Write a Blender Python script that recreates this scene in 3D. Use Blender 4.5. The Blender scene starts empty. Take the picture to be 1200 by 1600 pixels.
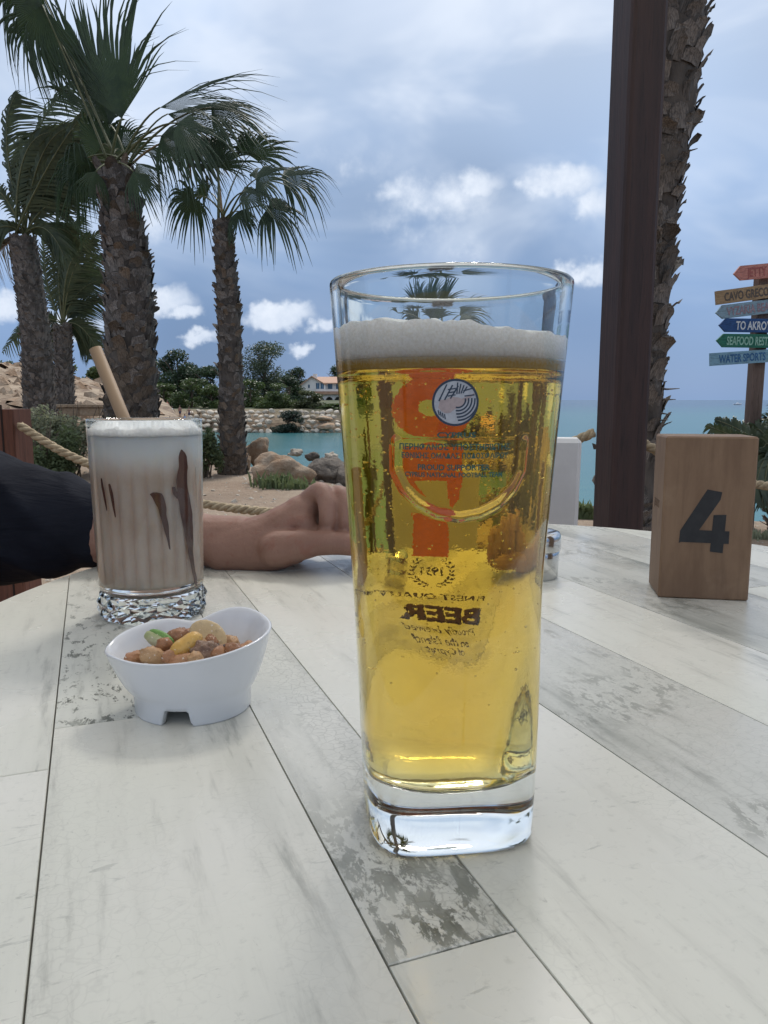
import bpy, bmesh, math, random
import numpy as np
from mathutils import Vector, Matrix, noise as mnoise

R = math.radians
scene = bpy.context.scene
col = scene.collection

# ------------------------------------------------------------------ camera
CZ = 0.897                                   # eye height above the terrace
PITCH = R(8.3)
cam_data = bpy.data.cameras.new('camera')
cam_data.sensor_fit = 'VERTICAL'
cam_data.sensor_height = 32.0
cam_data.lens = 24.0                         # 67 degrees top to bottom
cam_data.clip_start = 0.02
cam_data.clip_end = 60000
cam = bpy.data.objects.new('camera', cam_data)
cam.location = (0, 0, CZ)
cam.rotation_euler = (R(90) - PITCH, 0, 0)
col.objects.link(cam)
scene.camera = cam
cam_data.dof.use_dof = False

# ------------------------------------------------------------------ exposure
scene.view_settings.view_transform = 'Standard'
scene.view_settings.look = 'None'
scene.view_settings.gamma = 1.0
scene.view_settings.use_curve_mapping = False
scene.view_settings.exposure = 1.05
cy = scene.cycles
cy.use_denoising = True
cy.max_bounces = 18
cy.diffuse_bounces = 4
cy.glossy_bounces = 6
cy.transmission_bounces = 16
cy.transparent_max_bounces = 16
cy.sample_clamp_indirect = 8.0
cy.volume_bounces = 0

def ray(px, py):
    a = (px - 600) / 1200.0
    b = -(py - 800) / 1200.0
    return np.array([a, math.cos(PITCH) + b * math.sin(PITCH), -math.sin(PITCH) + b * math.cos(PITCH)])
def at(px, py, Y):
    r = ray(px, py)
    return np.array([0, 0, CZ]) + r * (Y / r[1])
def azel(px, py):
    r = ray(px, py)
    return math.atan2(r[0], r[1]), math.asin(r[2] / np.linalg.norm(r))

# ------------------------------------------------------------------ world: broken cloud over the bay
SUN_EL, SUN_AZ = R(51), R(14)
world = bpy.data.worlds.new('World')
scene.world = world
world.use_nodes = True
wn, wl = world.node_tree.nodes, world.node_tree.links
wn.clear()
def W(t, **k):
    n = wn.new(t)
    for a, b in k.items():
        setattr(n, a, b)
    return n
def wm(op, a, b=None, c=None, clamp=False):
    n = W('ShaderNodeMath', operation=op, use_clamp=clamp)
    for i, v in enumerate((a, b, c)):
        if v is None: continue
        if isinstance(v, (int, float)): n.inputs[i].default_value = v
        else: wl.new(v, n.inputs[i])
    return n.outputs[0]
def wmix(f, a, b):
    n = W('ShaderNodeMix', data_type='RGBA')
    for i, v in ((0, f), (6, a), (7, b)):
        if isinstance(v, (int, float)): n.inputs[i].default_value = v
        elif isinstance(v, tuple): n.inputs[i].default_value = v
        else: wl.new(v, n.inputs[i])
    return n.outputs[2]
out = W('ShaderNodeOutputWorld'); bg = W('ShaderNodeBackground')
wl.new(bg.outputs[0], out.inputs[0])
sky = W('ShaderNodeTexSky', sky_type='NISHITA')
sky.sun_disc = False; sky.sun_elevation = SUN_EL; sky.sun_rotation = SUN_AZ
sky.air_density = 1.0; sky.dust_density = 1.5; sky.ozone_density = 2.0
tc = W('ShaderNodeTexCoord')
sep = W('ShaderNodeSeparateXYZ'); wl.new(tc.outputs['Generated'], sep.inputs[0])
zc = wm('MAXIMUM', sep.outputs[2], 0.0)
az = wm('ARCTAN2', sep.outputs[0], sep.outputs[1])
el = wm('ARCSINE', sep.outputs[2])
ae = W('ShaderNodeCombineXYZ'); wl.new(az, ae.inputs[0]); wl.new(el, ae.inputs[1])
# thin high cloud: a veil that thickens overhead
ramp = W('ShaderNodeValToRGB'); wl.new(zc, ramp.inputs[0])
cr = ramp.color_ramp
stops = [(0.0, (1.35, 2.25, 3.9)), (0.08, (1.2, 2.05, 3.75)), (0.20, (1.8, 2.7, 4.3)), (0.36, (3.0, 3.8, 5.1)), (0.55, (5.1, 5.6, 6.5)), (1.0, (5.4, 6.0, 7.2))]
while len(cr.elements) < len(stops): cr.elements.new(0.5)
for e, (p_, c_) in zip(cr.elements, stops):
    e.position = p_; e.color = (c_[0] / 10, c_[1] / 10, c_[2] / 10, 1)
veil = W('ShaderNodeMix', data_type='RGBA', blend_type='MULTIPLY'); veil.inputs[0].default_value = 1
wl.new(ramp.outputs[0], veil.inputs[6]); veil.inputs[7].default_value = (10, 10, 10, 1)
base = wmix(0.92, sky.outputs[0], veil.outputs[2])
# soft large-scale unevenness of the veil
big = W('ShaderNodeTexNoise'); big.inputs['Scale'].default_value = 2.3; big.inputs['Detail'].default_value = 2; big.inputs['Roughness'].default_value = 0.5
wl.new(tc.outputs['Generated'], big.inputs['Vector'])
bigm = W('ShaderNodeMapRange'); bigm.inputs[1].default_value = 0.3; bigm.inputs[2].default_value = 0.7; bigm.inputs[3].default_value = 0.76; bigm.inputs[4].default_value = 1.2
wl.new(big.outputs[0], bigm.inputs[0])
bm_ = W('ShaderNodeMix', data_type='RGBA', blend_type='MULTIPLY'); bm_.inputs[0].default_value = 1
wl.new(base, bm_.inputs[6]); wl.new(bigm.outputs[0], bm_.inputs[7])
# cumulus puffs: an elliptical body each, eaten away by noise
warp = W('ShaderNodeTexNoise'); warp.inputs['Scale'].default_value = 11; warp.inputs['Detail'].default_value = 4; warp.inputs['Roughness'].default_value = 0.62
wl.new(ae.outputs[0], warp.inputs['Vector'])
fine = W('ShaderNodeTexNoise'); fine.inputs['Scale'].default_value = 30; fine.inputs['Detail'].default_value = 5; fine.inputs['Roughness'].default_value = 0.6
wl.new(ae.outputs[0], fine.inputs['Vector'])
wsc = W('ShaderNodeVectorMath', operation='MULTIPLY_ADD'); wl.new(warp.outputs['Color'], wsc.inputs[0]); wsc.inputs[1].default_value = (.085, .05, 0); wsc.inputs[2].default_value = (-.0425, -.025, 0)
fsc = W('ShaderNodeVectorMath', operation='MULTIPLY_ADD'); wl.new(fine.outputs['Color'], fsc.inputs[0]); fsc.inputs[1].default_value = (.035, .028, 0); fsc.inputs[2].default_value = (-.0175, -.014, 0)
wa = W('ShaderNodeVectorMath', operation='ADD'); wl.new(ae.outputs[0], wa.inputs[0]); wl.new(wsc.outputs[0], wa.inputs[1])
wb = W('ShaderNodeVectorMath', operation='ADD'); wl.new(wa.outputs[0], wb.inputs[0]); wl.new(fsc.outputs[0], wb.inputs[1])
def puff_field(puffs):
    acc = None
    for (px, py, rx, ry, s) in puffs:
        a0, e0 = azel(px, py)
        sub = W('ShaderNodeVectorMath', operation='SUBTRACT'); wl.new(wb.outputs[0], sub.inputs[0]); sub.inputs[1].default_value = (a0, e0, 0)
        mul = W('ShaderNodeVectorMath', operation='MULTIPLY'); wl.new(sub.outputs[0], mul.inputs[0]); mul.inputs[1].default_value = (1200 / rx, 1200 / ry, 0)
        ln = W('ShaderNodeVectorMath', operation='LENGTH'); wl.new(mul.outputs[0], ln.inputs[0])
        m = wm('MULTIPLY', wm('MULTIPLY', wm('SUBTRACT', 1.0, ln.outputs['Value'], clamp=True), 1.5), s)
        acc = m if acc is None else wm('MAXIMUM', acc, m)
    return acc
puffs = [(432, 497, 72, 26, 1.0), (415, 486, 40, 22, .9), (452, 488, 34, 20, .8), (303, 527, 42, 15, .85), (262, 470, 60, 30, .75), (285, 488, 36, 18, .8), (478, 543, 36, 13, .75),
         (505, 508, 40, 20, .75), (690, 305, 150, 60, .55), (745, 280, 70, 34, .62), (620, 300, 70, 34, .5), (880, 285, 80, 36, .85), (925, 320, 60, 44, .65), (560, 250, 160, 50, .3), (660, 360, 160, 70, .32),
         (915, 425, 52, 30, .85), (5, 475, 40, 30, .85), (125, 505, 60, 30, .7), (735, 390, 60, 50, .38), (240, 330, 70, 60, .4),
         (-140, 500, 110, 50, .8), (-600, 450, 260, 70, .75), (1500, 380, 200, 70, .75), (2300, 440, 300, 80, .75)]
pf = puff_field(puffs)
nz = wm('ADD', wm('MULTIPLY', wm('SUBTRACT', warp.outputs[0], 0.5), 1.5), wm('MULTIPLY', wm('SUBTRACT', fine.outputs[0], 0.5), 0.8))
# the clouds that go on all round the horizon
pm = W('ShaderNodeMapRange', interpolation_type='SMOOTHSTEP'); pm.inputs[1].default_value = 0.16; pm.inputs[2].default_value = 0.86
wl.new(wm('ADD', pf, wm('MULTIPLY', nz, wm('MINIMUM', wm('MULTIPLY', pf, 1.5), 0.6))), pm.inputs[0])
lit = W('ShaderNodeMapRange'); lit.inputs[1].default_value = 0.3; lit.inputs[2].default_value = 0.75; wl.new(fine.outputs[0], lit.inputs[0])
pcol = wmix(lit.outputs[0], (4.2, 4.8, 5.8, 1), (6.0, 6.4, 7.0, 1))
# veil of torn cloud higher up
hi = W('ShaderNodeTexNoise'); hi.inputs['Scale'].default_value = 3.4; hi.inputs['Detail'].default_value = 4; hi.inputs['Roughness'].default_value = 0.55; hi.inputs['Distortion'].default_value = 0.5
hv = W('ShaderNodeMapping'); hv.inputs['Scale'].default_value = (1, 1, 2.2); hv.inputs['Location'].default_value = (3.1, 1.7, 0.4)
wl.new(tc.outputs['Generated'], hv.inputs[0]); wl.new(hv.outputs[0], hi.inputs['Vector'])
him = W('ShaderNodeMapRange', interpolation_type='SMOOTHSTEP'); him.inputs[1].default_value = 0.38; him.inputs[2].default_value = 0.74; wl.new(hi.outputs[0], him.inputs[0])
hie = W('ShaderNodeMapRange', interpolation_type='SMOOTHSTEP'); hie.inputs[1].default_value = 0.04; hie.inputs[2].default_value = 0.30; wl.new(sep.outputs[2], hie.inputs[0])
himask = wm('MULTIPLY', wm('MULTIPLY', him.outputs[0], hie.outputs[0]), 0.75)
s1 = wmix(himask, bm_.outputs[2], (5.6, 6.1, 6.9, 1))
s2 = wmix(wm('MULTIPLY', pm.outputs[0], 0.9), s1, pcol)
wl.new(s2, bg.inputs[0])
world.cycles.sample_map_resolution = 512
world.cycles.sampling_method = 'MANUAL'
bg.inputs[1].default_value = 0.075

# ------------------------------------------------------------------ sun behind thin cloud
sd = bpy.data.lights.new('sun', 'SUN')
sd.energy = 1.5; sd.angle = R(14); sd.color = (1.0, 0.95, 0.88)
so = bpy.data.objects.new('sun', sd); col.objects.link(so)
sv = Vector((math.sin(SUN_AZ) * math.cos(SUN_EL), math.cos(SUN_AZ) * math.cos(SUN_EL), math.sin(SUN_EL)))
so.location = sv * 50
so.rotation_euler = sv.to_track_quat('Z', 'Y').to_euler()

# ------------------------------------------------------------------ helpers
rng = random.Random(7)
def tag(o, label=None, cat=None, group=None, kind=None):
    if label: o['label'] = label
    if cat: o['category'] = cat
    if group: o['group'] = group
    if kind: o['kind'] = kind
    return o
def empty(name, loc, label, cat, group=None, rz=0.0):
    o = bpy.data.objects.new(name, None)
    o.empty_display_size = 0.05
    o.location = loc; o.rotation_euler = (0, 0, rz)
    col.objects.link(o)
    return tag(o, label, cat, group)
def obj(name, me, parent=None, loc=None, rot=None, scale=None):
    o = bpy.data.objects.new(name, me)
    if parent is not None: o.parent = parent
    if loc is not None: o.location = loc
    if rot is not None: o.rotation_euler = rot
    if scale is not None: o.scale = scale
    col.objects.link(o)
    return o
class MB:
    """collects vertices and faces for one mesh"""
    def __init__(s): s.v = []; s.f = []
    def add(s, vs, fs):
        k = len(s.v); s.v.extend([tuple(map(float, q)) for q in vs]); s.f.extend([tuple(i + k for i in q) for q in fs])
    def box(s, c, d, M=None, bev=0.0):
        x, y, z = [q / 2 for q in d]
        if bev <= 0:
            vs = [(a * x, b * y, e * z) for e in (-1, 1) for b in (-1, 1) for a in (-1, 1)]
            fs = [(0, 2, 3, 1), (4, 5, 7, 6), (0, 1, 5, 4), (2, 6, 7, 3), (0, 4, 6, 2), (1, 3, 7, 5)]
        else:
            b = bev; ring = [(-x + b, -y), (x - b, -y), (x, -y + b), (x, y - b), (x - b, y), (-x + b, y), (-x, y - b), (-x, -y + b)]
            inn = [(-x + b, -y + b), (x - b, -y + b), (x - b, -y + b), (x - b, y - b), (x - b, y - b), (-x + b, y - b), (-x + b, y - b), (-x + b, -y + b)]
            vs = [(p[0], p[1], -z + b) for p in ring] + [(p[0], p[1], z - b) for p in ring]
            vs += [(-x + b, -y + b, z), (x - b, -y + b, z), (x - b, y - b, z), (-x + b, y - b, z), (-x + b, -y + b, -z), (x - b, -y + b, -z), (x - b, y - b, -z), (-x + b, y - b, -z)]
            fs = [(i, (i + 1) % 8, 8 + (i + 1) % 8, 8 + i) for i in range(8)]
            fs += [(16, 17, 18, 19), (23, 22, 21, 20)]
            t = [16, 17, 18, 19]; q = [20, 21, 22, 23]
            for j in range(4):
                a, b2 = 2 * j, 2 * j + 1; nb = (2 * j + 2) % 8
                fs += [(8 + a, 8 + b2, t[(j + 1) % 4], t[j]), (8 + b2, 8 + nb, t[(j + 1) % 4])]
                fs += [(b2, a, q[j], q[(j + 1) % 4]), (nb, b2, q[(j + 1) % 4])]
        if M is not None: vs = [tuple(M @ Vector(p)) for p in vs]
        s.add([(p[0] + c[0], p[1] + c[1], p[2] + c[2]) for p in vs], fs)
    def tube(s, pts, rad, n=8, cap=True, flat=1.0, up=None):
        pts = [np.array(p, float) for p in pts]
        if not hasattr(rad, '__len__'): rad = [rad] * len(pts)
        k = len(s.v); m = len(pts); vs = []
        ref = np.array(up if up is not None else (0.03, 0.05, 1.0), float)
        prev = None
        for i, p in enumerate(pts):
            t = pts[min(i + 1, m - 1)] - pts[max(i - 1, 0)]; t = t / (np.linalg.norm(t) + 1e-12)
            if prev is None:
                a = np.cross(ref, t)
                if np.linalg.norm(a) < 1e-3: a = np.cross((1.0, 0.2, 0), t)
            else:
                a = prev - t * np.dot(prev, t)
            a = a / np.linalg.norm(a); prev = a
            b = np.cross(t, a)
            for j in range(n):
                w = 2 * math.pi * j / n
                vs.append(p + rad[i] * (math.cos(w) * a + flat * math.sin(w) * b))
        fs = [(i * n + j, i * n + (j + 1) % n, (i + 1) * n + (j + 1) % n, (i + 1) * n + j) for i in range(m - 1) for j in range(n)]
        if cap: fs += [tuple(range(n - 1, -1, -1)), tuple((m - 1) * n + j for j in range(n))]
        s.add(vs, fs)
    def lathe(s, prof, n=48, c=(0, 0, 0), close=False):
        k = len(prof)
        vs = [(c[0] + r * math.cos(2 * math.pi * j / n), c[1] + r * math.sin(2 * math.pi * j / n), c[2] + z) for (r, z) in prof for j in range(n)]
        fs = [(i * n + j, i * n + (j + 1) % n, (i + 1) * n + (j + 1) % n, (i + 1) * n + j) for i in range(k - 1) for j in range(n)]
        if close: fs += [((k - 1) * n + j, (k - 1) * n + (j + 1) % n, (j + 1) % n, j) for j in range(n)]
        else: fs += [tuple(range(n - 1, -1, -1)), tuple((k - 1) * n + j for j in range(n))]
        s.add(vs, fs)
    def prism(s, poly, y0, y1, bev=0):
        """polygon in x,z extruded along y (y0 front)"""
        n = len(poly)
        vs = [(p[0], y0, p[1]) for p in poly] + [(p[0], y1, p[1]) for p in poly]
        fs = [tuple(range(n)), tuple(range(2 * n - 1, n - 1, -1))] + [((i + 1) % n, i, n + i, n + (i + 1) % n) for i in range(n)]
        s.add(vs, fs)
    def mesh(s, name, mat, smooth=False):
        me = bpy.data.meshes.new(name)
        me.from_pydata(s.v, [], s.f); me.update()
        if mat is not None: me.materials.append(mat)
        if smooth: me.polygons.foreach_set('use_smooth', [True] * len(me.polygons))
        return me
    def build(s, name, mat, parent=None, smooth=False, loc=None, rot=None):
        return obj(name, s.mesh(name, mat, smooth), parent, loc, rot)
def fixnormals(me):
    bm = bmesh.new(); bm.from_mesh(me); bmesh.ops.recalc_face_normals(bm, faces=bm.faces); bm.to_mesh(me); bm.free()
def baked(o, mods):
    """apply modifiers, return the new mesh; mods: list of (type, dict)"""
    for t, d in mods:
        m = o.modifiers.new(t, t)
        for a, b in d.items(): setattr(m, a, b)
    bpy.context.view_layer.update()
    me = bpy.data.meshes.new_from_object(o.evaluated_get(bpy.context.evaluated_depsgraph_get()))
    o.modifiers.clear()
    return me

# ------------------------------------------------------------------ materials
class NT:
    def __init__(s, name):
        s.m = bpy.data.materials.new(name); s.m.use_nodes = True
        s.n = s.m.node_tree.nodes; s.l = s.m.node_tree.links
        s.b = s.n['Principled BSDF']; s.o = s.n['Material Output']
    def N(s, t, **k):
        n = s.n.new(t)
        for a, b in k.items(): setattr(n, a, b)
        return n
    def set(s, sock, v):
        if v is None: return
        if hasattr(v, 'is_linked') or isinstance(v, bpy.types.NodeSocket): s.l.new(v, sock)
        elif isinstance(v, tuple) and len(v) == 3 and sock.type == 'RGBA': sock.default_value = (*v, 1)
        else: sock.default_value = v
    def coord(s, kind='Object', scale=(1, 1, 1), rot=(0, 0, 0), loc=(0, 0, 0)):
        tcn = s.N('ShaderNodeTexCoord'); mp = s.N('ShaderNodeMapping')
        mp.inputs['Scale'].default_value = scale; mp.inputs['Rotation'].default_value = rot; mp.inputs['Location'].default_value = loc
        s.l.new(tcn.outputs[kind], mp.inputs[0]); return mp.outputs[0]
    def geo(s, scale=(1, 1, 1)):
        g = s.N('ShaderNodeNewGeometry'); mp = s.N('ShaderNodeMapping'); mp.inputs['Scale'].default_value = scale
        s.l.new(g.outputs['Position'], mp.inputs[0]); return mp.outputs[0]
    def noise(s, vec, scale, detail=4, rough=0.55, dist=0.0):
        n = s.N('ShaderNodeTexNoise'); n.inputs['Scale'].default_value = scale; n.inputs['Detail'].default_value = detail
        n.inputs['Roughness'].default_value = rough; n.inputs['Distortion'].default_value = dist
        s.l.new(vec, n.inputs['Vector']); return n.outputs[0]
    def voro(s, vec, scale, feature='F1', rnd=1.0):
        n = s.N('ShaderNodeTexVoronoi', feature=feature); n.inputs['Scale'].default_value = scale; n.inputs['Randomness'].default_value = rnd
        s.l.new(vec, n.inputs['Vector']); return n
    def mr(s, v, a, b, c=0.0, d=1.0, smooth=True):
        n = s.N('ShaderNodeMapRange', interpolation_type='SMOOTHSTEP' if smooth else 'LINEAR')
        n.inputs[1].default_value = a; n.inputs[2].default_value = b; n.inputs[3].default_value = c; n.inputs[4].default_value = d
        s.l.new(v, n.inputs[0]); return n.outputs[0]
    def math(s, op, a, b=None, clamp=False):
        n = s.N('ShaderNodeMath', operation=op, use_clamp=clamp)
        s.set(n.inputs[0], a); s.set(n.inputs[1], b); return n.outputs[0]
    def mix(s, f, a, b, blend='MIX'):
        n = s.N('ShaderNodeMix', data_type='RGBA', blend_type=blend)
        s.set(n.inputs[0], f); s.set(n.inputs[6], a); s.set(n.inputs[7], b); return n.outputs[2]
    def bump(s, h, strength, dist=0.01, normal=None):
        n = s.N('ShaderNodeBump'); n.inputs['Strength'].default_value = strength; n.inputs['Distance'].default_value = dist
        s.l.new(h, n.inputs['Height'])
        if normal is not None: s.l.new(normal, n.inputs['Normal'])
        return n.outputs[0]
    def done(s, color=None, rough=None, normal=None, **k):
        s.set(s.b.inputs['Base Color'], color); s.set(s.b.inputs['Roughness'], rough); s.set(s.b.inputs['Normal'], normal)
        for a, v in k.items(): s.set(s.b.inputs[a.replace('_', ' ')], v)
        return s.m
def plain(name, c1, c2, scale=20, rough=0.6, bump=0.15, bdist=0.003, stretch=(1, 1, 1), detail=5, coord='Object', obrand=0.0, **k):
    """two colours mixed by noise, noise bump, optional per-object brightness spread"""
    t = NT(name)
    v = t.coord(coord, stretch) if coord != 'World' else t.geo(stretch)
    n = t.noise(v, scale, detail, 0.6)
    c = t.mix(t.mr(n, 0.32, 0.68), c1, c2)
    if obrand:
        oi = t.N('ShaderNodeObjectInfo')
        c = t.mix(1.0, c, t.mr(oi.outputs['Random'], 0, 1, 1 - obrand, 1 + obrand, False), 'MULTIPLY')
    nm = t.bump(n, bump, bdist) if bump else None
    return t.done(c, rough, nm, **k)
def leafmat(name, dark, light, scale=3.0, trans=0.35, rough=0.45, coord='World'):
    t = NT(name)
    v = t.geo() if coord == 'World' else t.coord('Object')
    n = t.noise(v, scale, 4, 0.6)
    n2 = t.noise(v, scale * 9, 2, 0.5)
    c = t.mix(t.mr(n, 0.3, 0.7), dark, light)
    c = t.mix(t.mr(n2, 0.3, 0.7, 0.0, 0.35), c, (light[0] * 1.5, light[1] * 1.35, light[2] * 1.1))
    t.done(c, rough)
    tr = t.N('ShaderNodeBsdfTranslucent'); t.l.new(c, tr.inputs[0])
    mx = t.N('ShaderNodeMixShader'); mx.inputs[0].default_value = trans
    t.l.new(t.b.outputs[0], mx.inputs[1]); t.l.new(tr.outputs[0], mx.inputs[2]); t.l.new(mx.outputs[0], t.o.inputs[0])
    return t.m
def rnd_rot(r=rng):
    return (r.uniform(0, 6.28), r.uniform(0, 6.28), r.uniform(0, 6.28))
# ------------------------------------------------------------------ the land
SEA = -3.1
LAND = np.array([(70, -45), (70, 5.4), (12, 5.9), (3.4, 6.15), (1.5, 6.35), (.5, 7.2), (-.35, 8.7), (-1.2, 10.3), (-2.3, 12), (-3.6, 15), (-8, 28), (-16, 55),
                 (-24.5, 88), (-25, 96), (-10, 97.5), (4, 98), (13, 103), (17, 115), (14, 160), (-20, 330), (-300, 330), (-300, -45)], float)
def signed_dist(P):
    P = np.asarray(P, float); d = np.full(len(P), 1e9); ins = np.zeros(len(P), bool)
    n = len(LAND)
    for i in range(n):
        a, b = LAND[i], LAND[(i + 1) % n]; e = b - a
        t = np.clip(((P - a) @ e) / (e @ e), 0, 1)
        d = np.minimum(d, np.linalg.norm(P - a - t[:, None] * e, axis=1))
        c = ((a[1] > P[:, 1]) != (b[1] > P[:, 1]))
        with np.errstate(divide='ignore', invalid='ignore'):
            xx = (b[0] - a[0]) * (P[:, 1] - a[1]) / (b[1] - a[1]) + a[0]
        ins ^= c & (P[:, 0] < xx)
    return np.where(ins, d, -d)
def sstep(a, b, x):
    t = np.clip((x - a) / (b - a), 0, 1); return t * t * (3 - 2 * t)
def heights(P):
    P = np.asarray(P, float); x, y = P[:, 0], P[:, 1]
    s = signed_dist(P)
    rr = np.hypot(x, y)
    amp = np.clip((rr - 2.5) / 8, 0.25, 1) * 0.06
    nz = np.array([mnoise.noise((a * .45, b * .45, 0)) + .5 * mnoise.noise((a * 1.3, b * 1.3, 3)) + .3 * mnoise.noise((a * 3.1, b * 3.1, 5)) for a, b in P])
    L = -0.3 * sstep(45, 92, y) + amp * nz
    L += 1.95 * np.exp(-(((x + 13) / 7.0) ** 2 + ((y - 24) / 8.0) ** 2)) * (1 + .09 * nz)
    L += 1.2 * np.exp(-(((x + 32) / 14.0) ** 2 + ((y - 40) / 16.0) ** 2))
    L += np.clip(y - 99, 0, 90) * 0.028 * sstep(95, 110, y)
    edge = np.where(s > 0, -0.10 * np.exp(-s / .35), s * (1.5 + .5 * nz) - 0.10)
    far = sstep(60, 85, y)
    edge = edge * (1 - far) + far * np.where(s > 2.5, 0, np.clip((s - 2.5) * 0.9, -14, 0))
    z = L + edge
    return np.maximum(z, -4.6)
def hz(x, y): return float(heights([(x, y)])[0])
NA, NR = 420, 190
rad = np.concatenate([np.linspace(0.15, 3, 20), np.geomspace(3.1, 320, NR - 20)])
angs = []
for i in range(NA): angs.append(i)
f_ = int(NA * .72)
angs = np.concatenate([np.linspace(-48, 48, f_, endpoint=False), np.linspace(48, 312, NA - f_, endpoint=False)])
gp = np.array([(r * math.sin(R(a)), r * math.cos(R(a))) for r in rad for a in angs])
gz = heights(gp)
me = bpy.data.meshes.new('ground')
V = [(p[0], p[1], z) for p, z in zip(gp, gz)] + [(0, 0, 0)]
F = [(i * NA + j, i * NA + (j + 1) % NA, (i + 1) * NA + (j + 1) % NA, (i + 1) * NA + j) for i in range(NR - 1) for j in range(NA)]
F = [q for q in F if not all(V[i][2] < -4.5 for i in q)]
F += [(NR * NA, (j + 1) % NA, j) for j in range(NA)]
me.from_pydata(V, [], [tuple(reversed(q)) for q in F]); me.update()
me.polygons.foreach_set('use_smooth', [True] * len(me.polygons))
t = NT('sandy_ground')
v = t.geo()
n1 = t.noise(v, 0.9, 6, .62); n2 = t.noise(v, 14, 5, .65); n3 = t.noise(v, 60, 3, .6)
c = t.mix(t.mr(n1, .35, .65), (.225, .158, .105), (.29, .22, .155))
c = t.mix(t.mr(n2, .45, .75, 0, .7), c, (.15, .105, .07))
c = t.mix(t.mr(n3, .58, .72, 0, .75), c, (.40, .34, .27))
# bedrock on slopes and on the mound beyond
g = t.N('ShaderNodeNewGeometry'); sp = t.N('ShaderNodeSeparateXYZ'); t.l.new(g.outputs['Position'], sp.inputs[0])
sn = t.N('ShaderNodeSeparateXYZ'); t.l.new(g.outputs['True Normal'], sn.inputs[0])
vr = t.noise(t.geo((1, 1, 5)), 1.3, 8, .7)
rock = t.mix(t.mr(vr, .38, .62), (.15, .10, .065), (.36, .28, .195))
farm = t.math('MAXIMUM', t.mr(sp.outputs[1], 12, 16), t.mr(sn.outputs[2], .93, .8))
c = t.mix(farm, c, rock)
# scrub cover on the far headland
sc_ = t.mix(t.mr(t.noise(v, .5, 5), .4, .6), (.05, .07, .03), (.10, .10, .05))
c = t.mix(t.mr(sp.outputs[1], 97, 103), c, sc_)
h = t.math('ADD', t.math('MULTIPLY', n2, .6), t.math('MULTIPLY', n3, .4))
nm = t.bump(h, .9, .03); nm = t.bump(vr, .6, .12, nm)
GROUND = t.done(c, .95, nm)
me.materials.append(GROUND)
ground = obj('ground', me); tag(ground, kind='structure')

# ------------------------------------------------------------------ the sea, out to the horizon
m = MB()
S_ = 40000
ys = [2, 20, 60, 150, 400, 1200, 5000, S_]
vs = [(sx * S_, y, SEA) for y in ys for sx in (-1, 1)]
m.add(vs, [(2 * i, 2 * i + 1, 2 * i + 3, 2 * i + 2) for i in range(len(ys) - 1)])
t = NT('sea_water')
g = t.N('ShaderNodeNewGeometry'); sp = t.N('ShaderNodeSeparateXYZ'); t.l.new(g.outputs['Position'], sp.inputs[0])
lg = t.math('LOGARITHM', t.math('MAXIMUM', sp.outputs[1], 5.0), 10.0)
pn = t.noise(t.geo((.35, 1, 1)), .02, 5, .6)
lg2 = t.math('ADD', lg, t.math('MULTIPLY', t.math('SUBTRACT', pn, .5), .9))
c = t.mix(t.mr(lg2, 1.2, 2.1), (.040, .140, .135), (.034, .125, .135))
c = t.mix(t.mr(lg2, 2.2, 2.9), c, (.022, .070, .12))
w1 = t.noise(t.geo((.5, 1.4, 1)), 1.1, 4, .6); w2 = t.noise(t.geo((.4, 1.2, 1)), .12, 3, .5)
nm = t.bump(w1, .35, .10); nm = t.bump(w2, .35, .5, nm)
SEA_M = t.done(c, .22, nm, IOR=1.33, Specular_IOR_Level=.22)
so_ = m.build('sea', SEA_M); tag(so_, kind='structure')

# ------------------------------------------------------------------ rocks
def rock_mesh(name, seed, mat, sub=2, flat=.8, cuts=6, rough=.12):
    r = random.Random(seed)
    bm = bmesh.new(); bmesh.ops.create_icosphere(bm, subdivisions=sub, radius=1)
    planes = []
    for _ in range(cuts):
        d = Vector((r.gauss(0, 1), r.gauss(0, 1), r.gauss(0, 1))).normalized(); planes.append((d, r.uniform(.55, .85)))
    o3 = Vector((r.uniform(0, 99), 0, 0))
    for v in bm.verts:
        for d, k in planes:
            q = v.co.dot(d)
            if q > k: v.co -= d * (q - k) * .92
        v.co += v.co.normalized() * rough * (mnoise.noise(v.co * 1.7 + o3) + .5 * mnoise.noise(v.co * 4 + o3))
        v.co.z *= flat
    me = bpy.data.meshes.new(name); bm.to_mesh(me); bm.free(); me.materials.append(mat)
    if sub > 2: me.polygons.foreach_set('use_smooth', [True] * len(me.polygons))
    return me
def rockmat(name, a, b, dk, scale=3, obr=.2):
    t = NT(name); v = t.coord('Object')
    n = t.noise(v, scale, 8, .65); n2 = t.noise(v, scale * 5, 6, .7)
    c = t.mix(t.mr(n, .35, .65), a, b); c = t.mix(t.mr(n2, .5, .75, 0, .8), c, dk)
    oi = t.N('ShaderNodeObjectInfo')
    c = t.mix(1.0, c, t.mr(oi.outputs['Random'], 0, 1, 1 - obr, 1 + obr, False), 'MULTIPLY')
    nm = t.bump(n2, .6, .06); nm = t.bump(n, .5, .2, nm)
    return t.done(c, .92, nm)
LIME = rockmat('pale_limestone', (.52, .44, .34), (.64, .57, .47), (.30, .23, .16), 2.2, .25)
TAN = rockmat('tan_sandstone', (.32, .20, .115), (.40, .31, .22), (.19, .115, .07), 2.0, .15)
DARKROCK = rockmat('dark_weathered_rock', (.09, .075, .06), (.17, .14, .11), (.045, .04, .035), 2.5, .15)
lime_var = [rock_mesh('riprap_stone', 40 + i, LIME, 2, .72, 7, .10) for i in range(7)]
rr_ = random.Random(11)
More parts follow.
